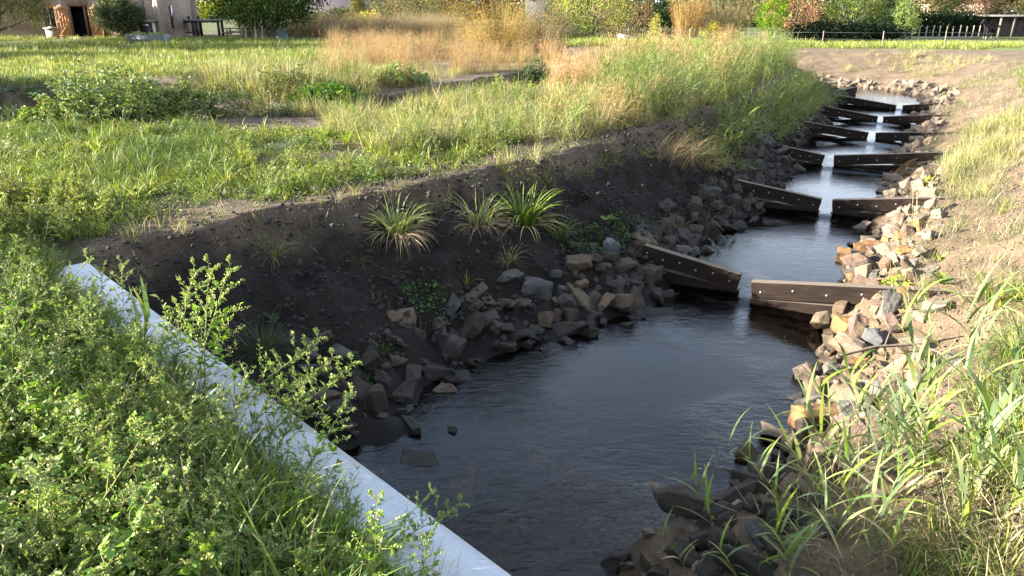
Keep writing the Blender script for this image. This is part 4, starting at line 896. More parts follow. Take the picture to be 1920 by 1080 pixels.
# ------------------------------------------------------------------ single plants
def plant_at(name, x, y, label, cat, group=None, rz=None, s=1.0):
    o = empty(name, (x, y, float(hz(x, y)[0])-.01), rnd.uniform(0,6.28) if rz is None else rz, s); return tag(o, label, cat, group)
def tussock(x, y, R_, H_, label, cols=(G_BRIGHT, G_YEL, G_MID), n=110, skirt=90, wide=.026, seed=1, name='sedge_tussock'):
    o = plant_at(name, x, y, label, 'grass tussock', 'grass tussocks on the banks')
    r = random.Random(seed); mb = MB()
    for _ in range(n):
        az = r.uniform(0,6.283); rr = R_*.35*math.sqrt(r.random()); c = cmix(r.choice(cols), r.choice(cols), r.random())
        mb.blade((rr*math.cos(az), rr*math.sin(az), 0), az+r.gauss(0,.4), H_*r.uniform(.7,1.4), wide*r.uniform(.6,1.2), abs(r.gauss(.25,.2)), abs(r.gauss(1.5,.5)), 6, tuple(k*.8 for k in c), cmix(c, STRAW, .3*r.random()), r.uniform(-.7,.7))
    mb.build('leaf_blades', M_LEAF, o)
    if skirt:
        mb = MB()
        for _ in range(skirt):
            az = r.uniform(0,6.283); c = cmix(STRAW, BROWN, r.random())
            mb.blade((R_*.3*math.cos(az), R_*.3*math.sin(az), r.uniform(0,.06)), az+r.gauss(0,.5), H_*r.uniform(.7,1.2), wide*.5, r.uniform(.9,1.4), r.uniform(.9,1.9), 6, c, c, r.uniform(-1,1))
        mb.build('dead_blades', M_DRY, o)
    return o
tussock(-1.64,10.23,.46,.50,'sunlit yellow-green sedge tussock with a dead straw skirt, leftmost on the bank edge',(G_YEL,G_BRIGHT,G_YEL),120,190,.024,1)
tussock(-.50,10.95,.60,.50,'loose straggling middle sedge tussock on the left bank edge',(G_BRIGHT,OLIVE,G_MID,STRAW),70,120,.017,2)
tussock(.18,11.45,.62,.62,'broad dark-leaved sedge tussock, rightmost of the three on the bank edge',(G_MID,G_BRIGHT,G_DEEP),95,60,.042,3)
tussock(.75,11.75,.45,.48,'dark leafy sedge clump close beside the rightmost bank tussock',(G_MID,G_DEEP),70,20,.022,4)
tussock(-2.83,7.63,.46,.50,'round dark green grass tussock in shade low beside the coping',(G_DEEP,G_MID),150,0,.007,5,'grass_tussock')
tussock(-1.6,8.26,.2,.16,'small dark grass tuft on the wet soil below the bank stones',(G_DEEP,G_MID),70,0,.005,6,'grass_tussock')
tussock(-.65,10.01,.10,.24,'pale reed sprout standing among the left bank stones',(G_YEL,G_BRIGHT),12,0,.016,7,'reed_sprout')
tussock(5.69,8.07,.40,.42,'yellow-green broad bladed sedge on the right bank beyond the reeds',(G_YEL,G_BRIGHT),46,50,.026,8)
tussock(4.95,6.6,.36,.42,'bright green sedge at the right picture edge above the reeds',(G_BRIGHT,G_YEL),50,30,.022,9)
tussock(8.08,11.93,.30,.30,'small yellowish sedge on the sandy slope level with the second weir',(G_YEL,G_BRIGHT),40,16,.014,10)
tussock(-2.45,10.2,.16,.34,'dry straw-coloured sprig on the upper left slope',(STRAW,OLIVE),26,14,.006,11,'dry_grass_sprig')
tussock(6.2,19.6,.5,.55,'green grass clump hanging over the left bank near the third weir',(G_MID,G_BLUE,OLIVE),90,40,.014,12)
tussock(3.1,13.6,.34,.42,'thin green grass clump on the left slope above the second pool',(OLIVE,G_MID),60,40,.01,13)
def heap(x, y, label, seed, n=260, L=(.4,.9), cols=(TAN_D, STRAW, BROWN)):
    o = plant_at('dry_grass_heap', x, y, label, 'dry grass', rz=0); r = random.Random(seed); mb = MB()
    for _ in range(n):
        az = r.gauss(-.5,.7); c = cmix(r.choice(cols), r.choice(cols), r.random())
        mb.blade((r.gauss(0,.3), r.gauss(0,.35), r.uniform(0,.15)), az, r.uniform(*L), r.uniform(.004,.008), r.uniform(.3,1.1), r.uniform(.5,1.2), 5, c, cmix(c, STRAW, .4), r.uniform(-.8,.8))
    mb.build('stalks', M_DRY, o); return o
heap(3.3,15.6,'sprawling heap of brown dead grass falling over the left bank edge',1,420)
heap(3.9,16.5,'smaller brown grass heap behind the sprawling one on the bank edge',2,220)
def leafy(x, y, label, seed, n=14, L=.22, W=.10, cols=(G_MID, G_BRIGHT), name='broadleaf_plant'):
    o = plant_at(name, x, y, label, 'plant'); r = random.Random(seed)
    for k in range(n):
        mb = MB(); az = k*2.4; c = cmix(r.choice(cols), r.choice(cols), r.random()); l = L*r.uniform(.7,1.2)
        mb.blade((0,0,.02), az, l, W*r.uniform(.7,1.1), r.uniform(.3,1.0), r.uniform(.5,1.2), 5, c, c, r.uniform(-.4,.4)); mb.build('leaf', M_LEAF, o)
    return o
leafy(1.67,12.5,'broad-leaved green dock rosette on the shaded left slope',1)
leafy(5.87,9.55,'bright green nettle-like plant at the end of the nearest right wing',2,22,.24,.07,(G_BRIGHT,G_MID))
leafy(9.0,15.9,'bright green leafy plant beside the second right wing stones',3,20,.26,.07,(G_BRIGHT,G_YEL))
leafy(6.6,10.9,'lime green leafy plant among the pale stones of the second pool',4,18,.2,.06,(G_YEL,G_BRIGHT))
leafy(-2.94,8.4,'small shaded leafy plant on the dark slope beside the coping',5,12,.14,.06,(G_DEEP,G_MID))
leafy(6.9,11.9,'yellowing leafy plant above the second pool stones',6,16,.18,.06,(G_YEL,OLIVE))
def creeper(x, y, rr, label, seed, cols=(G_DEEP, G_MID, (.05,.10,.03))):
    o = plant_at('creeping_plant', x, y, label, 'plant', rz=0); r = random.Random(seed); mb = MB(); z0 = float(hz(x, y)[0])
    for _ in range(int(900*rr)):
        a = r.uniform(0,6.283); q = rr*math.sqrt(r.random()); px, py = q*math.cos(a), q*math.sin(a)
        pz = float(hz(x+px, y+py)[0])-z0 + r.uniform(.01,.10); l = r.uniform(.03,.06)
        mb.leaf((px, py, pz), (r.gauss(0,1), r.gauss(0,1), r.gauss(.2,.5)), l, l*.8, cmix(r.choice(cols), r.choice(cols), r.random()), .15, r)
    mb.build('leaves', M_LEAF, o); return o
creeper(1.06,11.8,.55,'dark green creeping plant between the bank tussocks and the dock',1)
creeper(2.2,12.6,.5,'dark green creeping plant above the left root of the nearest weir',2)
creeper(1.5,12.0,.42,'small leafy creeper just below the dock rosette',3)
creeper(-1.77,7.78,.2,'low green creeping patch beside the wet dark stones',4)
creeper(5.6,10.2,.25,'bright green creeping leaves between the stones by the nearest right wing',5,(G_BRIGHT,G_YEL))
def mound(x, y, rr, hh, label, seed, cols, n=900, L=(.08,.15)):
    o = plant_at('nettle_bush', x, y, label, 'bush', rz=0); r = random.Random(seed); lv = MB(); st = MB()
    for k in range(n//14):
        a = r.uniform(0,6.283); q = rr*math.sqrt(r.random()); top = hh*(1-.75*(q/rr)**2)*r.uniform(.7,1.15); px, py = q*math.cos(a)*.75, q*math.sin(a)*.75
        tx, ty = px*1.3+r.gauss(0,.08), py*1.3+r.gauss(0,.08); st.tube([(px,py,-.15),((px+tx)/2,(py+ty)/2,top*.6),(tx,ty,top)], [.006,.005,.002], 3, OLIVE)
        c = cmix(r.choice(cols), r.choice(cols), r.random())
        for j in range(24):
            t = r.uniform(.25,1)**.7; l = r.uniform(*L); lv.leaf((px+(tx-px)*t+r.gauss(0,.05), py+(ty-py)*t+r.gauss(0,.05), top*t), (r.gauss(0,1), r.gauss(0,1), r.gauss(-.2,.5)), l, l*.5, tuple(v*r.uniform(.8,1.2) for v in c), .2, r)
    st.build('stems', M_LEAF, o); lv.build('leaves', M_LEAF, o); return o
NT = ((.12,.19,.045), (.17,.23,.06), G_BRIGHT)
mound(-9.3,17.5,1.6,1.35,'large rounded nettle bush at the right end of the dark ditch',1,NT,2200)
mound(-7.9,18.3,.9,.9,'smaller nettle bush leaning on the large one by the ditch',2,NT,1000)
mound(-10.6,17.0,.5,.45,'low nettle bush at the near lip of the dark ditch',3,NT,700)
mound(-5.2,21.6,1.0,.6,'dark green bush in the shaded part of the ditch',4,(G_DEEP,G_MID),900)
mound(-6.6,22.9,1.3,.9,'pale olive bush behind the ditch below the bare patch',5,(OLIVE,(.16,.19,.08)),1300)
mound(-3.8,25.5,1.1,.8,'green nettle bush at the foot of the tan dry grass',6,NT,1100)
mound(.9,30.0,1.1,1.2,'dark rounded bush in the hollow beside the golden willow',7,((.06,.09,.04),G_DEEP),1200)
tussock(-.05,10.55,.22,.3,'thin straw-mixed grass sprig just below the middle sedge tussock',(OLIVE,STRAW),40,50,.008,21,'grass_tussock')
tussock(-2.1,9.6,.2,.22,'small green sprig halfway down the bare dark slope',(G_MID,OLIVE),30,14,.007,22,'grass_tussock')
tussock(-3.1,9.2,.25,.3,'thin grass sprig at the upper left end of the bare slope',(OLIVE,G_BRIGHT),36,20,.008,23,'grass_tussock')
creeper(-1.2,9.5,.3,'small shaded leafy patch above the left bank stones',6)
lt = np.array([WALL_A + _wd*rng.uniform(.8,10.1) + WALL_N*(.19+rng.normal(0,.09)) for _ in range(46)])
scatter('coping_litter', lt, P_STRAW, .12, .4, .04, 'bits of dead straw lying on the white coping', 'plant litter', z=np.full(len(lt), .050), zoff=0.0)
# goosefoot weeds that stand out along the coping: things with stem, leaves and seed heads
wm = [(a.mesh('stem', M_LEAF), b.mesh('leaves', M_LEAF), c.mesh('seed_heads', M_LEAF)) for a, b, c in [weed(460+i, rnd.uniform(.7,1.0), dense=1.2) for i in range(6)]]
wspots = []
for k in range(34):
    t = .6+k*.235+rnd.uniform(-.08,.08); base = WALL_A + _wd*(t+1.6) + WALL_N*rnd.uniform(.6,1.2); wspots.append((base[0], base[1]))
for k, (x, y) in enumerate(wspots):
    if y < .9: continue
    o = plant_at('goosefoot_weed', x, y, 'tall seeding weed standing along the near edge of the white coping', 'weed', 'seeding weeds along the coping', s=rnd.uniform(.62,.95))
    o['label'] = '%s seeding weed along the %s of the coping, on its near side' % ('tall' if o.scale[0] > .85 else ('middling' if o.scale[0] > .73 else 'short'), ('near end','near third','middle','far third','far end')[min(4, k//7)])
    o.rotation_euler = (rnd.gauss(0,.12), rnd.gauss(.12,.15), rnd.uniform(0,6.28))
    for me, nm in zip(wm[k % 6], ('stem','leaves','seed_heads')): link(bpy.data.objects.new(nm, me), o)
# arching weeds that reach across the coping over the water
for k, (x, y, rx, rz, s, lb) in enumerate(((-2.25,4.62,.75,-.75,1.05,'long seeding weed arching over the coping towards the shaded stones'),(-1.95,4.30,.85,-.6,1.15,'lowest long weed arching over the coping towards the pool'),(-2.75,5.05,.5,-.9,.9,'upright seeding weed crossing the middle of the coping'),(-2.45,4.75,.6,-1.0,1.0,'bushy seeding weed leaning over the coping left of the long arching ones'),(-1.75,4.12,.7,-.9,1.0,'seeding weed leaning over the coping right of the long arching ones'),(-1.45,3.75,.55,-.5,.85,'short bushy weed covering the near middle of the coping'),(-2.1,4.45,.5,-.7,1.1,'thick seeding weed rising between the two long arching ones over the coping'),(-1.6,3.95,.75,-.75,1.05,'leafy seeding weed hanging over the coping towards the flat rock'),(-1.25,3.55,.6,-.8,.9,'leafy weed spilling over the coping above the near pool'),(-3.05,5.35,.4,-.8,.8,'small weed leaning over the far middle of the coping'),(-.75,2.95,.8,-1.1,.75,'weed with dry brown seed heads lying across the near end of the coping'))):
    o = plant_at('goosefoot_weed', x, y, lb, 'weed', 'seeding weeds along the coping', s=s); o.rotation_euler = (-rx, 0, rz)
    for me, nm in zip(wm[(k*2+1) % 6], ('stem','leaves','seed_heads')): link(bpy.data.objects.new(nm, me), o)
# ------------------------------------------------------------------ reeds: stem with single leaves
def reed_proto(seed, H_, nl=9, cols=((.13,.20,.06), OLIVE, (.12,.19,.08), G_BRIGHT), lean=.3):
    r = random.Random(seed); az = 0.0; pts = []; x = z = 0.0; a = lean*.4; n = 8
    for i in range(n+1):
        pts.append(Vector((x, 0, z))); x += math.sin(a)*H_/n; z += math.cos(a)*H_/n; a += lean/n*1.6
    st = MB(); st.tube(pts, [.0045*(1-.6*i/n) for i in range(n+1)], 5, (.26,.26,.08)); lm = []
    for k in range(nl):
        t = .22+.78*(k+.5)/nl; f = t*n; i = min(int(f), n-1); p = pts[i].lerp(pts[i+1], f-i); mb = MB()
        c = cmix(r.choice(cols), r.choice(cols), r.random()); c = cmix(c, STRAW, .7) if (t < .4 and r.random() < .5) else c
        mb.blade(p, (0 if k % 2 else math.pi)+r.gauss(0,.8), r.uniform(.28,.52), r.uniform(.020,.038), r.uniform(.25,.8), r.uniform(.4,1.3), 7, tuple(q*.85 for q in c), cmix(c, STRAW, .25*r.random()), r.uniform(-.9,.9))
        lm.append(mb.mesh('leaf', M_LEAF))
    return st.mesh('stem', M_LEAF), lm
RP = [reed_proto(700+i, rnd.uniform(.55,.95)) for i in range(8)]
def reed(x, y, label, k, s=1.0, rz=None, tilt=0.0, group='reeds on the near right bank'):
    o = plant_at('reed', x, y, label, 'reed', group, rz, s)
    if tilt: o.rotation_euler = (0, tilt, o.rotation_euler[2])
    if 'right stand' in label: o['label'] = '%s %s leaning %s' % ('tall' if s > 1.1 else ('middling' if s > .85 else 'short'), label, 'left' if math.cos(o.rotation_euler[2]) < -.3 else ('right' if math.cos(o.rotation_euler[2]) > .3 else 'across'))
    st, lm = RP[k % 8]; link(bpy.data.objects.new('stem', st), o)
    for m in lm: link(bpy.data.objects.new('leaf', m), o)
    return o
reed(2.35,5.55,'single reed leaning far left over the pool from the right bank',1,.95,math.pi*.93,.35)
reed(1.62,4.72,'reed with long upright leaves at the bottom edge right of the dark boulder',2,.9,2.6,.1)
reed(1.35,4.55,'short reed at the bottom edge below the dark boulder',4,.6,2.9,.2)
NR = [(1.93,4.42),(2.15,4.75),(2.45,4.55),(2.6,5.3),(2.79,5.3),(2.68,4.86),(3.0,5.2),(2.72,4.32),(2.35,4.15),(3.25,5.04),(3.05,4.6),(3.5,5.4),(3.78,5.7),(3.2,4.42),(3.5,4.8),(3.82,5.14),(3.34,4.09),(2.95,4.0),(3.65,4.4),(4.1,5.5),(4.47,5.98),(4.2,6.2),(4.51,6.5),(3.9,6.0),(3.0,5.6),(2.5,4.9),(3.3,5.75),(3.6,5.0),(2.85,4.65),(4.6,5.6),(4.9,6.9),(2.2,4.35),(2.05,4.1),(2.6,4.0),(4.0,4.9)]
NR += [(x+rnd.gauss(0,.18), y+rnd.gauss(0,.18)) for x, y in NR[::2] if x < 4.2]
for k, (x, y) in enumerate(NR):
    reed(x+rnd.gauss(0,.05), y+rnd.gauss(0,.05), ('reed in the water side of the near right stand' if x < 2.6 else ('reed in the middle of the near right stand' if x < 3.6 else 'reed in the upper side of the near right stand')), k, rnd.uniform(.85,1.35)*(.68 if x < 2.6 else 1), rnd.gauss(math.pi,.9), rnd.uniform(0,.25))
DRYR = [(-3.35,6.2),(-4.1,6.95),(-3.9,6.85)]
reed(-2.78,5.02,'single tall reed standing at the coping with leaves spread over it',3,1.05,-.6,.12,'reeds along the coping')
for k, (x, y) in enumerate(DRYR): reed(x, y, ('short dry reed leaning over the far half of the coping','yellow dry reed at the far end of the coping','second dry reed beside the far end of the coping')[k], 5+k, .6, rnd.uniform(-1,.3), .2, 'reeds along the coping')

# dead branch lying over the right bank stones
o = plant_at('fallen_branch', 4.25, 7.35, 'bare dead branch lying across the orange stones of the right bank', 'branch', rz=0)
mb = MB(); mb.tube([(-.75,-.15,.30),(-.3,.0,.34),(.2,.02,.36),(.7,.10,.42)], [.016,.017,.014,.007], 6, (.16,.12,.09)); mb.build('stem', M_BARK, o)
mb = MB(); mb.tube([(-.2,.0,.345),(-.05,.22,.42),(.12,.40,.45)], [.009,.007,.003], 5, (.15,.11,.08)); mb.tube([(.15,.02,.36),(.30,-.18,.36),(.36,-.36,.30)], [.009,.006,.003], 5, (.15,.11,.08)); mb.build('twigs', M_BARK, o)

for o in list(bpy.data.objects):      # masses of blades, leaves and seeds too small to pick apart
    if o.parent is not None and o.name.split('.')[0] in ('seed_heads','leaves','leaf_blades','dead_blades','stalks'): o['kind'] = 'stuff'
# ------------------------------------------------------------------ trees and bushes of the background
def crown_mesh(seed, W, H, zb, cols, nclump, per, leaf, shape='round', name='crown'):
    r = random.Random(seed); mb = MB(); h = H-zb
    for _ in range(nclump):
        while True:
            u = Vector((r.uniform(-1,1), r.uniform(-1,1), r.uniform(-1,1)))
            if .25 < u.length < 1: break
        u = u*(u.length**-.45)
        if shape == 'cone':
            t = r.random()**1.4; w = W/2*(1-t)*.98+.05; a = r.uniform(0,6.283); q = math.sqrt(r.uniform(.3,1)); c = Vector((w*q*math.cos(a), w*q*math.sin(a), zb+h*t))
        elif shape == 'hedge': c = Vector((u.x*W/2, u.y*.7, zb+h*(.5+.5*u.z)))
        else:
            t = .5+.5*u.z; k = 1.0 if shape == 'round' else .75+.5*(1-t)
            c = Vector((u.x*W/2*k, u.y*W/2*k, zb+h*t))
        cr = W*r.uniform(.05,.11)+.12; cr = min(cr, .75); base = cmix(r.choice(cols), r.choice(cols), r.random()); g = r.uniform(.75,1.25)
        for _ in range(per):
            p = c + Vector((r.gauss(0,.55), r.gauss(0,.55), r.gauss(0,.5)))*cr
            if p.z < .02: continue
            mb.leaf(p, (r.gauss(0,1), r.gauss(0,1), r.gauss(-.1,.7)), leaf*r.uniform(.7,1.4), leaf*r.uniform(.45,.8), tuple(k*g*r.uniform(.85,1.15) for k in base), .15, r)
    return mb
def trunk_mesh(seed, H, zb, W, stems, rad, col):
    r = random.Random(seed+5); mb = MB()
    for s in range(stems):
        a = r.uniform(0,6.283)+s*2.4; sp = (0 if stems == 1 else .12)
        p = Vector((sp*math.cos(a), sp*math.sin(a), -.1)); d = Vector((math.cos(a)*(.08 if stems == 1 else .32), math.sin(a)*(.08 if stems == 1 else .32), 1)).normalized()
        pts = [p.copy()]; n = 7; L = H*.75
        for i in range(n):
            p = p + d*(L/n); d = (d + Vector((r.gauss(0,.1), r.gauss(0,.1), .02))).normalized(); pts.append(p.copy())
        mb.tube(pts, [rad*(1-.85*i/n) for i in range(n+1)], 7, col)
        for b in range(7):
            i = r.randint(1, n-1); q = pts[i].copy(); ba = r.uniform(0,6.283); bd = Vector((math.cos(ba), math.sin(ba), r.uniform(.25,.9))).normalized(); bp = [q.copy()]; bl = W*.42*(1-.5*i/n)
            for j in range(4): q = q + bd*(bl/4); bd = (bd + Vector((r.gauss(0,.15), r.gauss(0,.15), .05))).normalized(); bp.append(q.copy())
            mb.tube(bp, [rad*.42*(1-.8*j/4) for j in range(5)], 5, col)
    return mb
def tree(x, y, label, W, H, zb, cols, nclump=150, per=26, leaf=.16, shape='round', stems=1, rad=.12, bark=(.09,.07,.055), name='tree', cat='tree', group=None, seed=None):
    seed = seed or int(abs(x*31+y*17)*10); o = empty(name, (x, y, float(hz(x, y)[0])), rnd.uniform(0,6.28))
    tag(o, label, cat, group)
    trunk_mesh(seed, H, zb, W, stems, rad, bark).build('trunk', M_BARK, o)
    crown_mesh(seed, W, H, zb, cols, nclump, int(per*1.5), leaf*1.2, shape).build('crown', M_TREE, o); return o
D_GREEN = (.030,.060,.016); M_GREEN = (.065,.110,.025); L_GREEN = (.160,.230,.040); YGREEN = (.260,.290,.045); GOLD = (.480,.320,.060); ORANGE = (.420,.190,.045); RED = (.380,.065,.035); MAROON = (.085,.022,.022); OLV = (.130,.130,.045); BRN = (.170,.110,.060); BUFF = (.420,.290,.110)
def willow(x, y, label, W, H, zlow, cols, n=150):
    o = empty('weeping_willow', (x, y, float(hz(x, y)[0]))); tag(o, label, 'tree'); r = random.Random(9)
    trunk_mesh(9, H, 2, W, 3, .2, (.07,.055,.045)).build('trunk', M_BARK, o); mb = MB()
    for k in range(n):
        a = r.uniform(0,6.283); q = W/2*math.sqrt(r.random()); c = cmix(r.choice(cols), r.choice(cols), r.random())
        z0 = H*(.98-.35*(q/(W/2))**2); z1 = zlow+r.uniform(0,1.2)+(.9 if q < W/3 else 0); px, py = q*math.cos(a), q*math.sin(a); m = int((z0-z1)/.09)
        for j in range(m):
            z = z0-(z0-z1)*j/m
            mb.leaf((px+r.gauss(0,.06), py+r.gauss(0,.06), z), (r.gauss(0,.6), r.gauss(0,.6), -1), r.uniform(.14,.24), .08, tuple(v*r.uniform(.8,1.2) for v in c), .1, r)
    mb.build('hanging_foliage', M_TREE, o); return o
def upright(x, y, label, W, H, cols, n=420, name='willow_bush', leaf=.05, seed=3):
    """shrub of many thin upright rods with small leaves"""
    o = empty(name, (x, y, float(hz(x, y)[0]))); tag(o, label, 'bush'); r = random.Random(seed); st = MB(); lv = MB()
    for k in range(n):
        a = r.uniform(0,6.283); q = math.sqrt(r.random()); le = q*W*.32/H; L = H*r.uniform(.55,1.0)*(1-.25*q); c = cmix(r.choice(cols), r.choice(cols), r.random())
        p = (q*W*.22*math.cos(a), q*W*.22*math.sin(a), 0)
        tip = st.blade(p, a, L, .022, le, .25, 4, cmix(c, BRN, .5), c)
        for j in range(13):
            t = r.uniform(.2,1.0); w = (p[0]+(tip[0]-p[0])*t+r.gauss(0,.05), p[1]+(tip[1]-p[1])*t+r.gauss(0,.05), tip[2]*t)
            lv.leaf(w, (r.gauss(0,.7), r.gauss(0,.7), r.gauss(.6,.6)), leaf*r.uniform(1.2,2.4), leaf*.7, tuple(v*r.uniform(.8,1.2) for v in c), .15, r)
    st.build('stems', M_DRY, o); lv.build('leaves', M_TREE, o); return o
willow(-34.6,52.3,'weeping willow hanging in front of the brick house at the left edge',7.5,8,.9,((.12,.13,.05),(.16,.15,.06),(.07,.085,.03)),420)
tree(-33.4,48,'dark evergreen shrub at the foot of the weeping willow',3.0,1.9,.0,(D_GREEN,(.03,.05,.03)),60,30,.10,'round',2,.04,name='evergreen_shrub',cat='shrub')
tree(-28.55,57.6,'round dark wall shrub trained against the brick facade',3.1,2.75,.5,(D_GREEN,M_GREEN,(.10,.12,.06)),170,50,.12,'round',3,.04,(.12,.11,.09),name='wall_shrub',cat='shrub')
tree(-29.5,74,'yellow-green tree behind the black outdoor bar',6,7,.9,(YGREEN,(.38,.36,.05),L_GREEN),140,30,.14)
tree(-17.1,56,'broad dark green multi-stemmed tree standing on the lawn',9.0,7.5,1.0,(D_GREEN,(.035,.07,.018),(.05,.085,.02)),520,34,.15,'round',5,.16)
tree(-18.6,55.0,'slim orange-tinged young tree in front of the broad dark tree',2.0,4.5,.9,((.30,.22,.06),OLV,M_GREEN,GOLD),60,34,.09,'round',1,.05,(.30,.26,.20),name='young_tree')
tree(-13.5,70,'small conical olive bush before the purple-roofed house',3.2,3.2,.1,(OLV,(.17,.16,.04)),70,34,.12,'cone',2,.05,name='bush',cat='bush')
tree(-12.0,66.5,'small golden shrub at the edge of the brown reeds',2.0,1.9,.0,(GOLD,YGREEN),36,30,.10,name='shrub',cat='shrub',stems=3,rad=.03)
tree(-9.3,69,'grey-olive willow bush right of the purple roof',6.0,4.5,.2,((.16,.17,.06),OLV,(.20,.20,.09)),150,34,.12,stems=4,rad=.06,name='willow_bush',cat='bush')
tree(-6.2,76,'dark brownish green bush with yellow patches behind the grey-olive willow',5.5,3.6,.1,(D_GREEN,BRN,OLV,(.28,.22,.03)),110,34,.12,stems=3,rad=.06,name='bush',cat='bush')
tree(-5.2,83,'dark maroon maple with low spreading crown',8,6,.6,(MAROON,(.16,.04,.025),(.06,.02,.02)),170,34,.14)
tree(-10.5,84,'orange-red maple beside the dark maroon maple',5,5,1.2,((.30,.09,.04),RED,BRN),90,30,.14)
upright(-.7,40,'tall golden willow bush rising from the dry grass',5.0,4.6,((.25,.18,.065),(.23,.165,.08),(.29,.21,.075)),1100,leaf=.045,seed=3)
upright(1.5,43.5,'purple-brown thin willow bush right of the golden one',4.2,4.0,((.20,.14,.09),(.25,.18,.11),OLV),800,leaf=.05,seed=4)
tree(5.6,57.5,'rounded yellow-green bush right of the willow bushes',6.4,4.2,.0,(YGREEN,OLV,(.22,.21,.05),(.30,.25,.05)),210,36,.10,stems=5,rad=.05,name='bush',cat='bush')
tree(9.9,70,'brown-leaved bush behind the rounded yellow-green bush',5,4.5,.3,(BRN,(.22,.14,.07),OLV),120,34,.12,stems=3,rad=.06,name='bush',cat='bush')
tree(12.8,72,'dark evergreen tree between the brown bush and the orange larch',4.6,7,.1,(D_GREEN,(.02,.045,.02)),170,36,.12,'cone',1,.12,name='evergreen_tree')
tree(11.4,62.5,'small yellow conical shrub before the dark evergreen',1.9,2.3,.1,((.36,.30,.06),YGREEN),46,30,.08,'cone',1,.03,name='shrub',cat='shrub')
upright(14.9,67,'orange larch-like bush beside the dark evergreen',3.6,6.0,((.30,.17,.06),(.28,.19,.06),(.26,.18,.08)),520,'larch_bush',.06,5)
upright(18.6,70,'wide olive-brown willow bush left of the lime tree',7.0,5.5,((.26,.21,.08),OLV,(.33,.25,.10)),800,leaf=.06,seed=6)
tree(15.2,60,'small bright yellow shrub in front of the olive-brown willow',1.6,1.7,.2,((.55,.42,.04),YGREEN),30,30,.08,name='shrub',cat='shrub',stems=2,rad=.02)
tree(25.0,76,'lime green bush left of the red maple',3.0,4.5,.3,((.12,.18,.03),(.17,.24,.035)),90,34,.12,'round',2,.05,name='bush',cat='bush')
tree(28.8,81,'red and orange maple between the lime bush and the green tree',5.4,5.5,.8,(RED,ORANGE,BRN,(.28,.13,.06),OLV),150,34,.13)
tree(34.5,81,'pale-stemmed green tree above the low hedge',6.0,5.5,1.0,(L_GREEN,M_GREEN,OLV,(.22,.24,.08)),150,34,.13,'round',5,.05,(.42,.38,.30))
tree(40.3,91,'dark tall tree behind the end of the low hedge',6,9,.2,(D_GREEN,(.02,.035,.015)),180,34,.16)
tree(42.7,86,'lime green conical tree beside the dark fence',3.2,6,.6,(L_GREEN,(.17,.22,.04)),100,34,.13,'cone',1,.1)
tree(48.5,94,'dark green tree behind the dark fence',8.5,8,.2,(D_GREEN,M_GREEN,(.08,.09,.02)),230,34,.16)
tree(56.6,100,'brown-orange tree left of the salmon house',9,7,.1,((.30,.17,.07),OLV,BRN,(.20,.17,.06)),420,34,.16)
tree(63.5,96,'olive green tree at the right edge before the salmon house',8,7,.3,(OLV,M_GREEN,(.20,.21,.07)),360,34,.16)
# hedges
def hedge(x0, y0, x1, y1, H, label, cols, seed, depth=1.2):
    L = math.hypot(x1-x0, y1-y0); o = empty('hedge', ((x0+x1)/2, (y0+y1)/2, float(hz((x0+x1)/2, (y0+y1)/2)[0])), math.atan2(y1-y0, x1-x0)); tag(o, label, 'hedge')
    crown_mesh(seed, L, H, .0, cols, int(L*H*22), 30, .19, 'hedge').build('foliage', M_TREE, o)
    mb = MB(); r = random.Random(seed)
    for k in range(int(L*1.2)): px = -L/2+L*(k+.5)/int(L*1.2); mb.tube([(px, r.gauss(0,.15), -.05), (px+r.gauss(0,.2), r.gauss(0,.2), H*.8)], [.03,.012], 5, (.06,.045,.035))
    mb.build('stems', M_BARK, o)
hedge(26,75.5,37.8,75.5,1.5,'low hedge behind the paddock, its green darkened for tree shade',((.014,.03,.012),(.010,.022,.012)),1)  # tree shadow over this hedge is painted into its leaf colours
hedge(40,87,54,89,2.2,'dark hedge behind the dark fence posts',((.014,.03,.012),(.012,.026,.012)),2)
hedge(-24,92,-6,92,1.6,'dark garden hedge under the maples',(D_GREEN,OLV),3)
# trees standing left of the picture whose shade falls on the lawn and the ditch
for k, (x, y, h) in enumerate(((-40,44.5,9),(-33,22.8,7),(-46,37,8))):
    tree(x, y, ('broad tree left of the lawn, nearest to the house','tree at the left end of the ditch','farthest tree left of the lawn')[k-2], (6.5,5.2,4.5)[k], h, .6, (M_GREEN,D_GREEN,OLV), 300, 30, .24, rad=.18)
# far wood closing the horizon: reads as one mass
def far_wood():
    r = random.Random(77); mb = MB()
    for _ in range(2600):
        x = r.uniform(-130,150); y = r.uniform(118,140); z = r.uniform(0,9)*(.6+.4*math.sin(x*.21)*math.sin(x*.057+1)); c = r.choice((D_GREEN, M_GREEN, OLV, (.12,.11,.04)))
        for _ in range(16): mb.leaf((x+r.gauss(0,1.0), y+r.gauss(0,.8), max(.0, z+r.gauss(0,.9))-1.0), (r.gauss(0,1), r.gauss(0,1), r.gauss(0,.8)), r.uniform(.7,1.3), r.uniform(.5,1.0), tuple(v*r.uniform(.8,1.2) for v in c), .1, r)
    tag(mb.build('far_wood', M_TREE), 'dark mixed wood closing the horizon behind the gardens', 'wood', None, 'stuff')
far_wood()
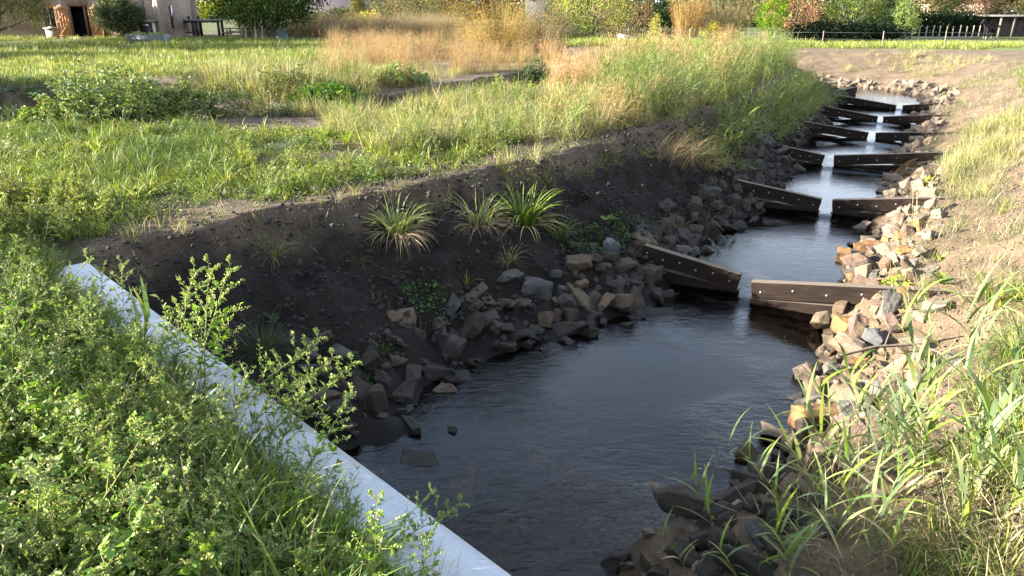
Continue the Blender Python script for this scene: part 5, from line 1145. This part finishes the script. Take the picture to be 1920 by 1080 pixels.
# ------------------------------------------------------------------ brick house on the left
M_BRICK = brick_material('brown_brick', (.235,.165,.125), (.300,.215,.165), (.36,.31,.26)); M_SALMON = brick_material('salmon_brick', (.52,.34,.23), (.58,.40,.28), (.55,.45,.36))
BLACK = (.012,.012,.014); SHUT = (.42,.20,.085); PALEW = (.55,.50,.42)
h = empty('brick_house', (-30.5,59,0)); tag(h, 'brown brick farmhouse with open orange wooden shutters at the upper left', 'house')
def part(name, boxes, m, parent, col=(1,1,1)):
    mb = MB()
    for b in boxes: mb.box(b[0], b[1], b[2] if len(b) > 2 else col, b[3] if len(b) > 3 else 0)
    return mb.build(name, m, parent)
# front wall in pieces round the window and the doorway (x is relative to -30.5, y to 59)
W0, W1 = -12.0, 4.7
part('wall', [((-8.2,.15,1.8),(7.6,.3,3.8)),((-2.9,.15,1.8),(1.0,.3,3.8)),((2.0,.15,1.8),(5.6,.3,3.8)),((-3.9,.15,.33),(1.0,.3,.86)),((-3.9,.15,2.95),(1.0,.3,1.5)),((-1.6,.15,3.05),(1.6,.3,1.3))], M_BRICK, h)
part('side_wall', [((4.65,2.5,1.8),(.3,4.4,3.8))], M_BRICK, h)
part('back_wall', [((-3.6,6.0,1.8),(16.8,.3,3.8))], M_BRICK, h)
part('corner_pier', [((4.5,-.25,1.9),(.55,.5,4.0))], M_BRICK, h)
part('floor', [((-3.6,3,-.05),(16.4,5.6,.1))], M_CONC, h)
mb = MB(); mb.add([(-12.4,-.5,3.6),(5.2,-.5,3.6),(5.2,3.1,6.4),(-12.4,3.1,6.4),(-12.4,6.7,3.6),(5.2,6.7,3.6)], [(0,1,2,3),(3,2,5,4)], (.16,.07,.05)); mb.build('roof', M_PAINT, h)
part('doorway_shade', [((-1.6,1.2,1.2),(2.4,.1,2.5)),((-2.75,.7,1.2),(.1,1.0,2.5)),((-.45,.7,1.2),(.1,1.0,2.5))], M_PAINT, h, BLACK)  # black sheets added behind the doorway, standing in for the unlit interior
part('ceiling', [((-3.6,3,3.62),(16.4,5.6,.1))], M_PAINT, h, (.3,.28,.25))
part('end_wall', [((-11.85,3,1.8),(.3,5.6,3.8))], M_BRICK, h)
w = part('window', [((-4.36,.10,1.48),(.07,.12,1.44)),((-3.44,.10,1.48),(.07,.12,1.44)),((-3.9,.10,2.17),(.85,.12,.07)),((-3.9,.10,.80),(.85,.12,.07)),((-3.9,.10,1.48),(.05,.10,1.3))], M_PAINT, h, (.30,.30,.26))
mg, ntg, bgl = mat('window_glass'); bgl.inputs['Base Color'].default_value = (.02,.025,.03,1); bgl.inputs['Roughness'].default_value = .08
n = noise(ntg, 2, 2); ntg.links.new(ramp(ntg, n.outputs[0], [(.3,(.015,.018,.02)),(.7,(.03,.035,.04))]).outputs[0], bgl.inputs['Base Color'])
part('pane', [((-4.13,.14,1.48),(.40,.02,1.3)),((-3.67,.14,1.48),(.40,.02,1.3))], mg, w)
part('sill', [((-3.9,-.06,.72),(1.1,.14,.07))], M_PAINT, w, (.16,.15,.14))
f = part('door_frame', [((-2.32,.05,1.2),(.16,.14,2.4)),((-.88,.05,1.2),(.16,.14,2.4)),((-1.6,.05,2.33),(1.3,.14,.14)),((-1.2,.05,1.13),(.12,.1,2.26))], M_WOODP, h, (.17,.075,.04))
part('step', [((-1.6,-.35,.06),(1.7,.5,.12))], M_CONC, h)
def shutter(cx, yaw):
    o = empty('shutter', (cx,-.18,.10)); o.parent = h; o.rotation_euler = (0,0,yaw)
    for k in range(5):
        part('board', [((-.36+.18*k,0,1.08),(.172,.04,2.16))], M_WOODP, o, tuple(c*rnd.uniform(.85,1.15) for c in SHUT))
    mb = MB()
    for z in (.12,1.08,2.04): mb.box((0,-.045,z), (.9,.05,.11), (.46,.24,.11))
    for za, zb in ((.17,1.03),(1.13,1.99)): mb.beam((-.38,-.045,za), (.38,-.045,zb), .05, .10, (.46,.24,.11))
    mb.build('brace', M_WOODP, o)
    part('edge_post', [((-.46,-.01,1.08),(.07,.07,2.2)),((.46,-.01,1.08),(.07,.07,2.2))], M_WOODP, o, (.40,.19,.08))
shutter(-2.75,.5); shutter(-.35,-.15)
part('downpipe', [((4.05,-.06,1.9),(.09,.09,3.8))], M_PAINT, h, (.42,.40,.38))
part('flue', [((3.3,-.07,2.3),(.05,.05,2.4))], M_PAINT, h, BLACK)
part('wall_slit', [((4.84,.9,1.5),(.06,.4,1.6))], mg, h)
o = empty('oven_box', (-26.9,58.3,0)); tag(o, 'black oven door in a pale frame against the brick house corner', 'oven')
part('frame', [((-.55,0,.6),(.10,.5,1.2)),((.55,0,.6),(.10,.5,1.2)),((0,0,.04),(1.2,.5,.08))], M_PAINT, o, (.48,.44,.38)); part('door', [((0,-.02,.6),(.98,.4,1.0))], M_PAINT, o, BLACK)
part('shelf', [((0,-.05,1.27),(1.5,.7,.12))], M_CONC, o); part('name_plate', [((0,-.24,.98),(.5,.02,.12))], M_PAINT, o, (.6,.58,.52))
o = empty('outdoor_bar', (-24.9,62.5,0)); tag(o, 'long black framed outdoor bar with grey worktop beside the house', 'outdoor bar')
part('worktop', [((0,0,1.22),(4.1,1.1,.14))], M_CONC, o)
for px in (-1.75,-.15,.15,1.85): part('leg', [((px,-.4,.57),(.16,.16,1.15))], M_PAINT, o, BLACK); part('leg', [((px,.4,.57),(.16,.16,1.15))], M_PAINT, o, BLACK)
part('top_rail', [((.05,-.42,1.1),(3.8,.1,.10))], M_PAINT, o, BLACK); part('low_rail', [((-.95,-.42,.32),(1.5,.1,.10))], M_PAINT, o, BLACK)
for k, px in enumerate((-.5,.25,1.3)):
    mb = MB(); mb.tube([(0,0,0),(0,0,.03),(0,0,.19),(0,0,.24),(0,0,.27)], [.10,.11,.11,.05,.02], 8, BLACK); q = mb.build('lantern', M_PAINT); q.location = (-24.9+px,62.4,1.293)
    tag(q, ('leftmost','middle','rightmost')[k] + ' small black lantern standing on the outdoor bar', 'lantern', 'lanterns on the outdoor bar')
o = empty('picnic_table', (-21.2,61,0)); tag(o, 'low weathered wooden picnic table right of the outdoor bar', 'table')
part('table_top', [((0,0,.66),(1.9,.8,.07))], M_WOODP, o, (.15,.12,.095))
for s in (-1,1):
    part('bench', [((0,s*.75,.38),(1.9,.28,.06))], M_WOODP, o, (.14,.11,.09))
    part('leg', [((s*.7,0,.31),(.09,1.5,.08)),((s*.7,-.35,.30),(.09,.09,.62)),((s*.7,.35,.30),(.09,.09,.62))], M_WOODP, o, (.12,.095,.08))
o = empty('raised_planter', (-23.9,51.4,0)); tag(o, 'pale blue raised planter box at the edge of the lawn', 'planter')
part('side', [((-1.0,0,.30),(.06,1.0,.62)),((1.4,0,.30),(.06,1.0,.62))], M_PAINT, o, (.16,.18,.19)); part('front', [((.2,-.5,.30),(2.4,.06,.60)),((.2,.5,.30),(2.4,.06,.60))], M_PAINT, o, (.07,.075,.07))
part('soil', [((.2,0,.25),(2.3,.94,.5))], M_BARK, o, (.05,.04,.03))
for k in range(9):
    pass
q = MB(); r_ = random.Random(5)
for k in range(200): q.leaf((r_.uniform(-.9,1.3), r_.uniform(-.45,.45), .5+r_.random()*.2), (r_.gauss(0,1), r_.gauss(0,1), r_.gauss(.6,.5)), .12, .08, cmix(L_GREEN, YGREEN, r_.random()), .2, r_)
q = q.build('lettuce_row', M_LEAF); q.location = (-23.9,51.4,0); tag(q, 'pale green leafy crop growing in the raised planter', 'crop', None, 'stuff')
o = empty('compost_bin', (-15.9,54.3,0)); tag(o, 'dark green tapered compost bin at the foot of the broad tree', 'bin')
mb = MB(); mb.tube([(0,0,0),(0,0,.05),(0,0,.72)], [.48,.48,.36], 10, (.035,.06,.055)); mb.build('body', M_PAINT, o); mb = MB(); mb.tube([(0,0,.72),(0,0,.78),(0,0,.86)], [.37,.37,.12], 10, (.03,.05,.048)); mb.build('lid', M_PAINT, o)
for k, px in enumerate((-17.75,-17.3)):
    mb = MB(); mb.tube([(0,0,-.1),(.02,0,1.0),(.03,.02,1.9)], [.05,.045,.04], 7, (.34,.30,.23)); q = mb.build('tree_stake', M_WOODP); q.location = (px,54.6,0)
    tag(q, ('left','right')[k] + ' pale wooden stake before the broad tree trunks', 'stake', 'stakes by the broad tree')
mb = MB(); mb.beam((-13.2,51.6,.06), (-7.2,51.6,.06), .06, .10, (.62,.60,.55)); tag(mb.build('edging_board', M_WOODP), 'long thin pale board lying behind the dry grass', 'board')
# far houses
def far_house(x, y, wx_, wy_, eave, ridge, m, roofc, label, wins, rz=0.0):
    o = empty('house', (x, y, float(hz(x, y)[0])), rz); tag(o, label, 'house')
    part('wall', [((0,0,eave/2),(wx_,wy_,eave))], m, o); mb = MB(); a, b = wx_/2+.3, wy_/2+.3
    mb.add([(-a,-b,eave),(a,-b,eave),(a,0,ridge),(-a,0,ridge),(-a,b,eave),(a,b,eave)], [(0,1,2,3),(3,2,5,4),(0,3,4),(1,5,2)], roofc); rf = mb.build('roof', M_PAINT, o)
    for (px, pz, w_, h_) in wins:
        q = part('window', [((px-w_/2,-wy_/2-.03,pz),(.10,.08,h_)),((px+w_/2,-wy_/2-.03,pz),(.10,.08,h_)),((px,-wy_/2-.03,pz+h_/2),(w_+.1,.08,.10)),((px,-wy_/2-.03,pz-h_/2),(w_+.1,.08,.10)),((px,-wy_/2-.03,pz),(.07,.07,h_))], M_PAINT, o, (.75,.73,.70))
        part('pane', [((px,-wy_/2-.012,pz),(w_-.05,.03,h_-.05))], mg, q)
    return o, rf
far_house(66.5,112,16,8,3.3,7,M_SALMON,(.25,.10,.06),'salmon brick house with white windows behind the horse shelter',[(-1.2,1.55,1.3,1.7),(1.6,1.55,1.3,1.7),(-4.5,1.55,1.3,1.7)])
ho, rf = far_house(-18.5,97,11,7,1.2,5.5,brick_material('dark_brick', (.09,.06,.05), (.11,.075,.06), (.12,.10,.09)),(.05,.036,.045),'low house with purple tiled roof behind the olive bush',[(-2,.7,1.0,.8)])
part('skylight', [((2.2,-2.1,2.82),(.9,.9,.12))], mg, rf)
M_SLATE = brick_material('slate_wall', (.04,.046,.056), (.048,.054,.065), (.045,.045,.05))
far_house(4.2,98,5,6,3.0,5.5,M_SLATE,(.10,.12,.15),'grey-blue building glimpsed between the willow bushes',[])
# ------------------------------------------------------------------ fences, gate, shelter, horse
def fence(posts, label, col, hgt, wires, rad=.05, rail=None):
    x0, y0 = posts[0]; z0 = float(hz(x0, y0)[0]); o = empty('wire_fence' if wires else 'post_fence', (x0, y0, z0)); tag(o, label, 'fence'); tops = []
    for (x, y) in posts:
        mb = MB(); zz = float(hz(x, y)[0])-z0; lx, ly = rnd.gauss(0,.03), rnd.gauss(0,.03); hh = hgt*rnd.uniform(.93,1.07); p = Vector((x-x0, y-y0, zz))
        mb.tube([p+Vector((0,0,-.1)), p+Vector((lx*.5,ly*.5,hh*.5)), p+Vector((lx,ly,hh-.03)), p+Vector((lx,ly,hh))], [rad,rad,rad*.95,rad*.6], 7, tuple(c*rnd.uniform(.8,1.15) for c in col)); mb.build('post', M_WOODP, o); tops.append((p, lx, ly, hh))
    for f_ in wires:
        mb = MB()
        for a, b in zip(tops[:-1], tops[1:]): mb.tube([a[0]+Vector((a[1]*f_,a[2]*f_,a[3]*f_)), (a[0]+b[0])/2+Vector((0,0,(a[3]+b[3])/2*f_-.02)), b[0]+Vector((b[1]*f_,b[2]*f_,b[3]*f_))], [.007]*3, 4, (.12,.12,.12))
        mb.build('wire', M_PAINT, o)
    if rail:
        mb = MB(); mb.beam(tops[0][0]+Vector((0,-.07,rail)), tops[-1][0]+Vector((0,-.07,rail)), .04, .14, (.22,.20,.17)); mb.build('rail', M_WOODP, o)
fence([(11.5,53.5),(14.2,52.4),(16.8,50.4),(19.1,48.3),(22.2,47.0),(25.6,46.4),(29.6,45.2),(34,44.5)],'wire fence with pale leaning posts along the near edge of the paddock',(.14,.125,.10),.95,(.9,.5),.035)
fence([(8.4,57),(10.8,57.5),(13.1,58),(15.6,58.5),(18.5,59)],'thin wire fence before the orange larch bush',(.40,.36,.29),1.15,(.9,.55),.035)
fence([(39.3+.845*k,80.2+.27*k) for k in range(13)],'row of dark closely set fence posts beside the horse',(.20,.18,.155),1.25,(.92,.5),.06,.08)
o = empty('broken_gate', (7.1,52.3,float(hz(7.1,52.3)[0]))); tag(o, 'broken white gate end with slanting brace in the grass strip', 'gate')
part('post', [((0,0,.30),(.09,.09,.62))], M_WOODP, o, (.62,.60,.55)); mb = MB(); mb.beam((0,-.06,.58), (.85,-.02,.42), .05, .09, (.6,.58,.53)); mb.build('rail', M_WOODP, o); mb = MB(); mb.beam((.1,-.06,.50), (.75,-.02,.12), .05, .09, (.6,.58,.53)); mb.build('brace', M_WOODP, o)
o = empty('horse_shelter', (54.8,86.5,float(hz(54.8,86.5)[0]))); tag(o, 'open timber horse shelter with flat roof at the right edge', 'shelter')
part('roof', [((1.5,0,2.15),(9.5,4.2,.14))], M_WOODP, o, (.08,.075,.065))
for px, py in ((-2.6,-1.9),(-1.2,-1.9),(.4,-1.9),(3.2,-1.9),(-2.6,1.9),(3.2,1.9)): part('post', [((px,py,1.0),(.18,.18,2.15))], M_WOODP, o, (.12,.105,.085))
for k in range(12): part('back_board', [((-2.9+.8*k,1.98,1.0),(.77,.05,2.0))], M_WOODP, o, tuple(c*rnd.uniform(.8,1.2) for c in (.10,.09,.075)))
def horse(x, y, label):
    z = float(hz(x, y)[0]); o = empty('horse', (x, y, z), math.pi+.35); tag(o, label, 'horse')
    V = []; E = []; Rr = []
    def v(p, r, par=None):
        V.append(p); Rr.append(r)
        if par is not None: E.append((par, len(V)-1))
        return len(V)-1
    rump = v((-.62,0,1.18),.27); bel = v((-.2,0,1.12),.31,rump); ch = v((.3,0,1.14),.30,bel); sh = v((.52,0,1.22),.23,ch)
    n1 = v((.74,0,1.46),.17,sh); n2 = v((.92,0,1.70),.13,n1); hd = v((1.04,0,1.80),.12,n2); mz = v((1.24,0,1.60),.085,hd); mo = v((1.36,0,1.46),.065,mz)
    for s in (-1,1):
        a = v((.42,s*.14,.92),.13,ch); b = v((.44,s*.14,.52),.062,a); c = v((.43,s*.14,.26),.045,b); d = v((.47,s*.14,.05),.06,c)
        a = v((-.58,s*.15,.92),.17,rump); b = v((-.50,s*.15,.72),.10,a); c = v((-.68,s*.15,.48),.06,b); d = v((-.64,s*.15,.22),.045,c); e = v((-.60,s*.15,.05),.06,d)
        v((1.0,s*.06,1.95),.03,hd)
    me = bpy.data.meshes.new('body'); me.from_pydata(V, E, []); b = bpy.data.objects.new('body', me); link(b, o)
    mhs, nth, bh = mat('black_coat'); tc = N(nth, 'ShaderNodeTexCoord'); sp = N(nth, 'ShaderNodeSeparateXYZ'); nth.links.new(tc.outputs['Object'], sp.inputs[0])
    nn = noise(nth, 4, 3, .6, tc.outputs['Object']); nth.links.new(mix(nth, maprange(nth, sp.outputs[2], .34, .22), mix(nth, nn.outputs[0], (.010,.009,.009), (.026,.021,.019)), (.40,.37,.33)), bh.inputs['Base Color']); bh.inputs['Roughness'].default_value = .85; bh.inputs['Specular IOR Level'].default_value = .15
    sk = b.modifiers.new('skin', 'SKIN'); b.modifiers.new('sub', 'SUBSURF').levels = 2
    for i, r in enumerate(Rr): me.skin_vertices[0].data[i].radius = (r, r)
    me.skin_vertices[0].data[0].use_root = True
    bpy.context.view_layer.update(); dg = bpy.context.evaluated_depsgraph_get(); nm = bpy.data.meshes.new_from_object(b.evaluated_get(dg)); b.modifiers.clear(); b.data = nm; nm.materials.clear(); nm.materials.append(mhs)
    for p in nm.polygons: p.use_smooth = True
    mb = MB(); r = random.Random(2)
    for _ in range(60): mb.blade((-.86+r.gauss(0,.02), r.gauss(0,.04), 1.30), math.pi+r.gauss(0,.2), r.uniform(.6,.95), .03, 1.2, 2.0, 5, (.012,.011,.011), (.02,.018,.016))
    mb.build('tail', M_DRY, o); mb = MB()
    for _ in range(60): t = r.random(); mb.blade((.62+.42*t, r.gauss(0,.03), 1.46+.44*t), math.pi+r.choice((-1,1))*r.uniform(.8,1.6), r.uniform(.2,.34), .03, .9, 1.6, 4, (.012,.011,.011), (.02,.018,.016))
    mb.build('mane', M_DRY, o)
horse(47.9,79.2,'black horse with pale lower legs standing before the shelter')
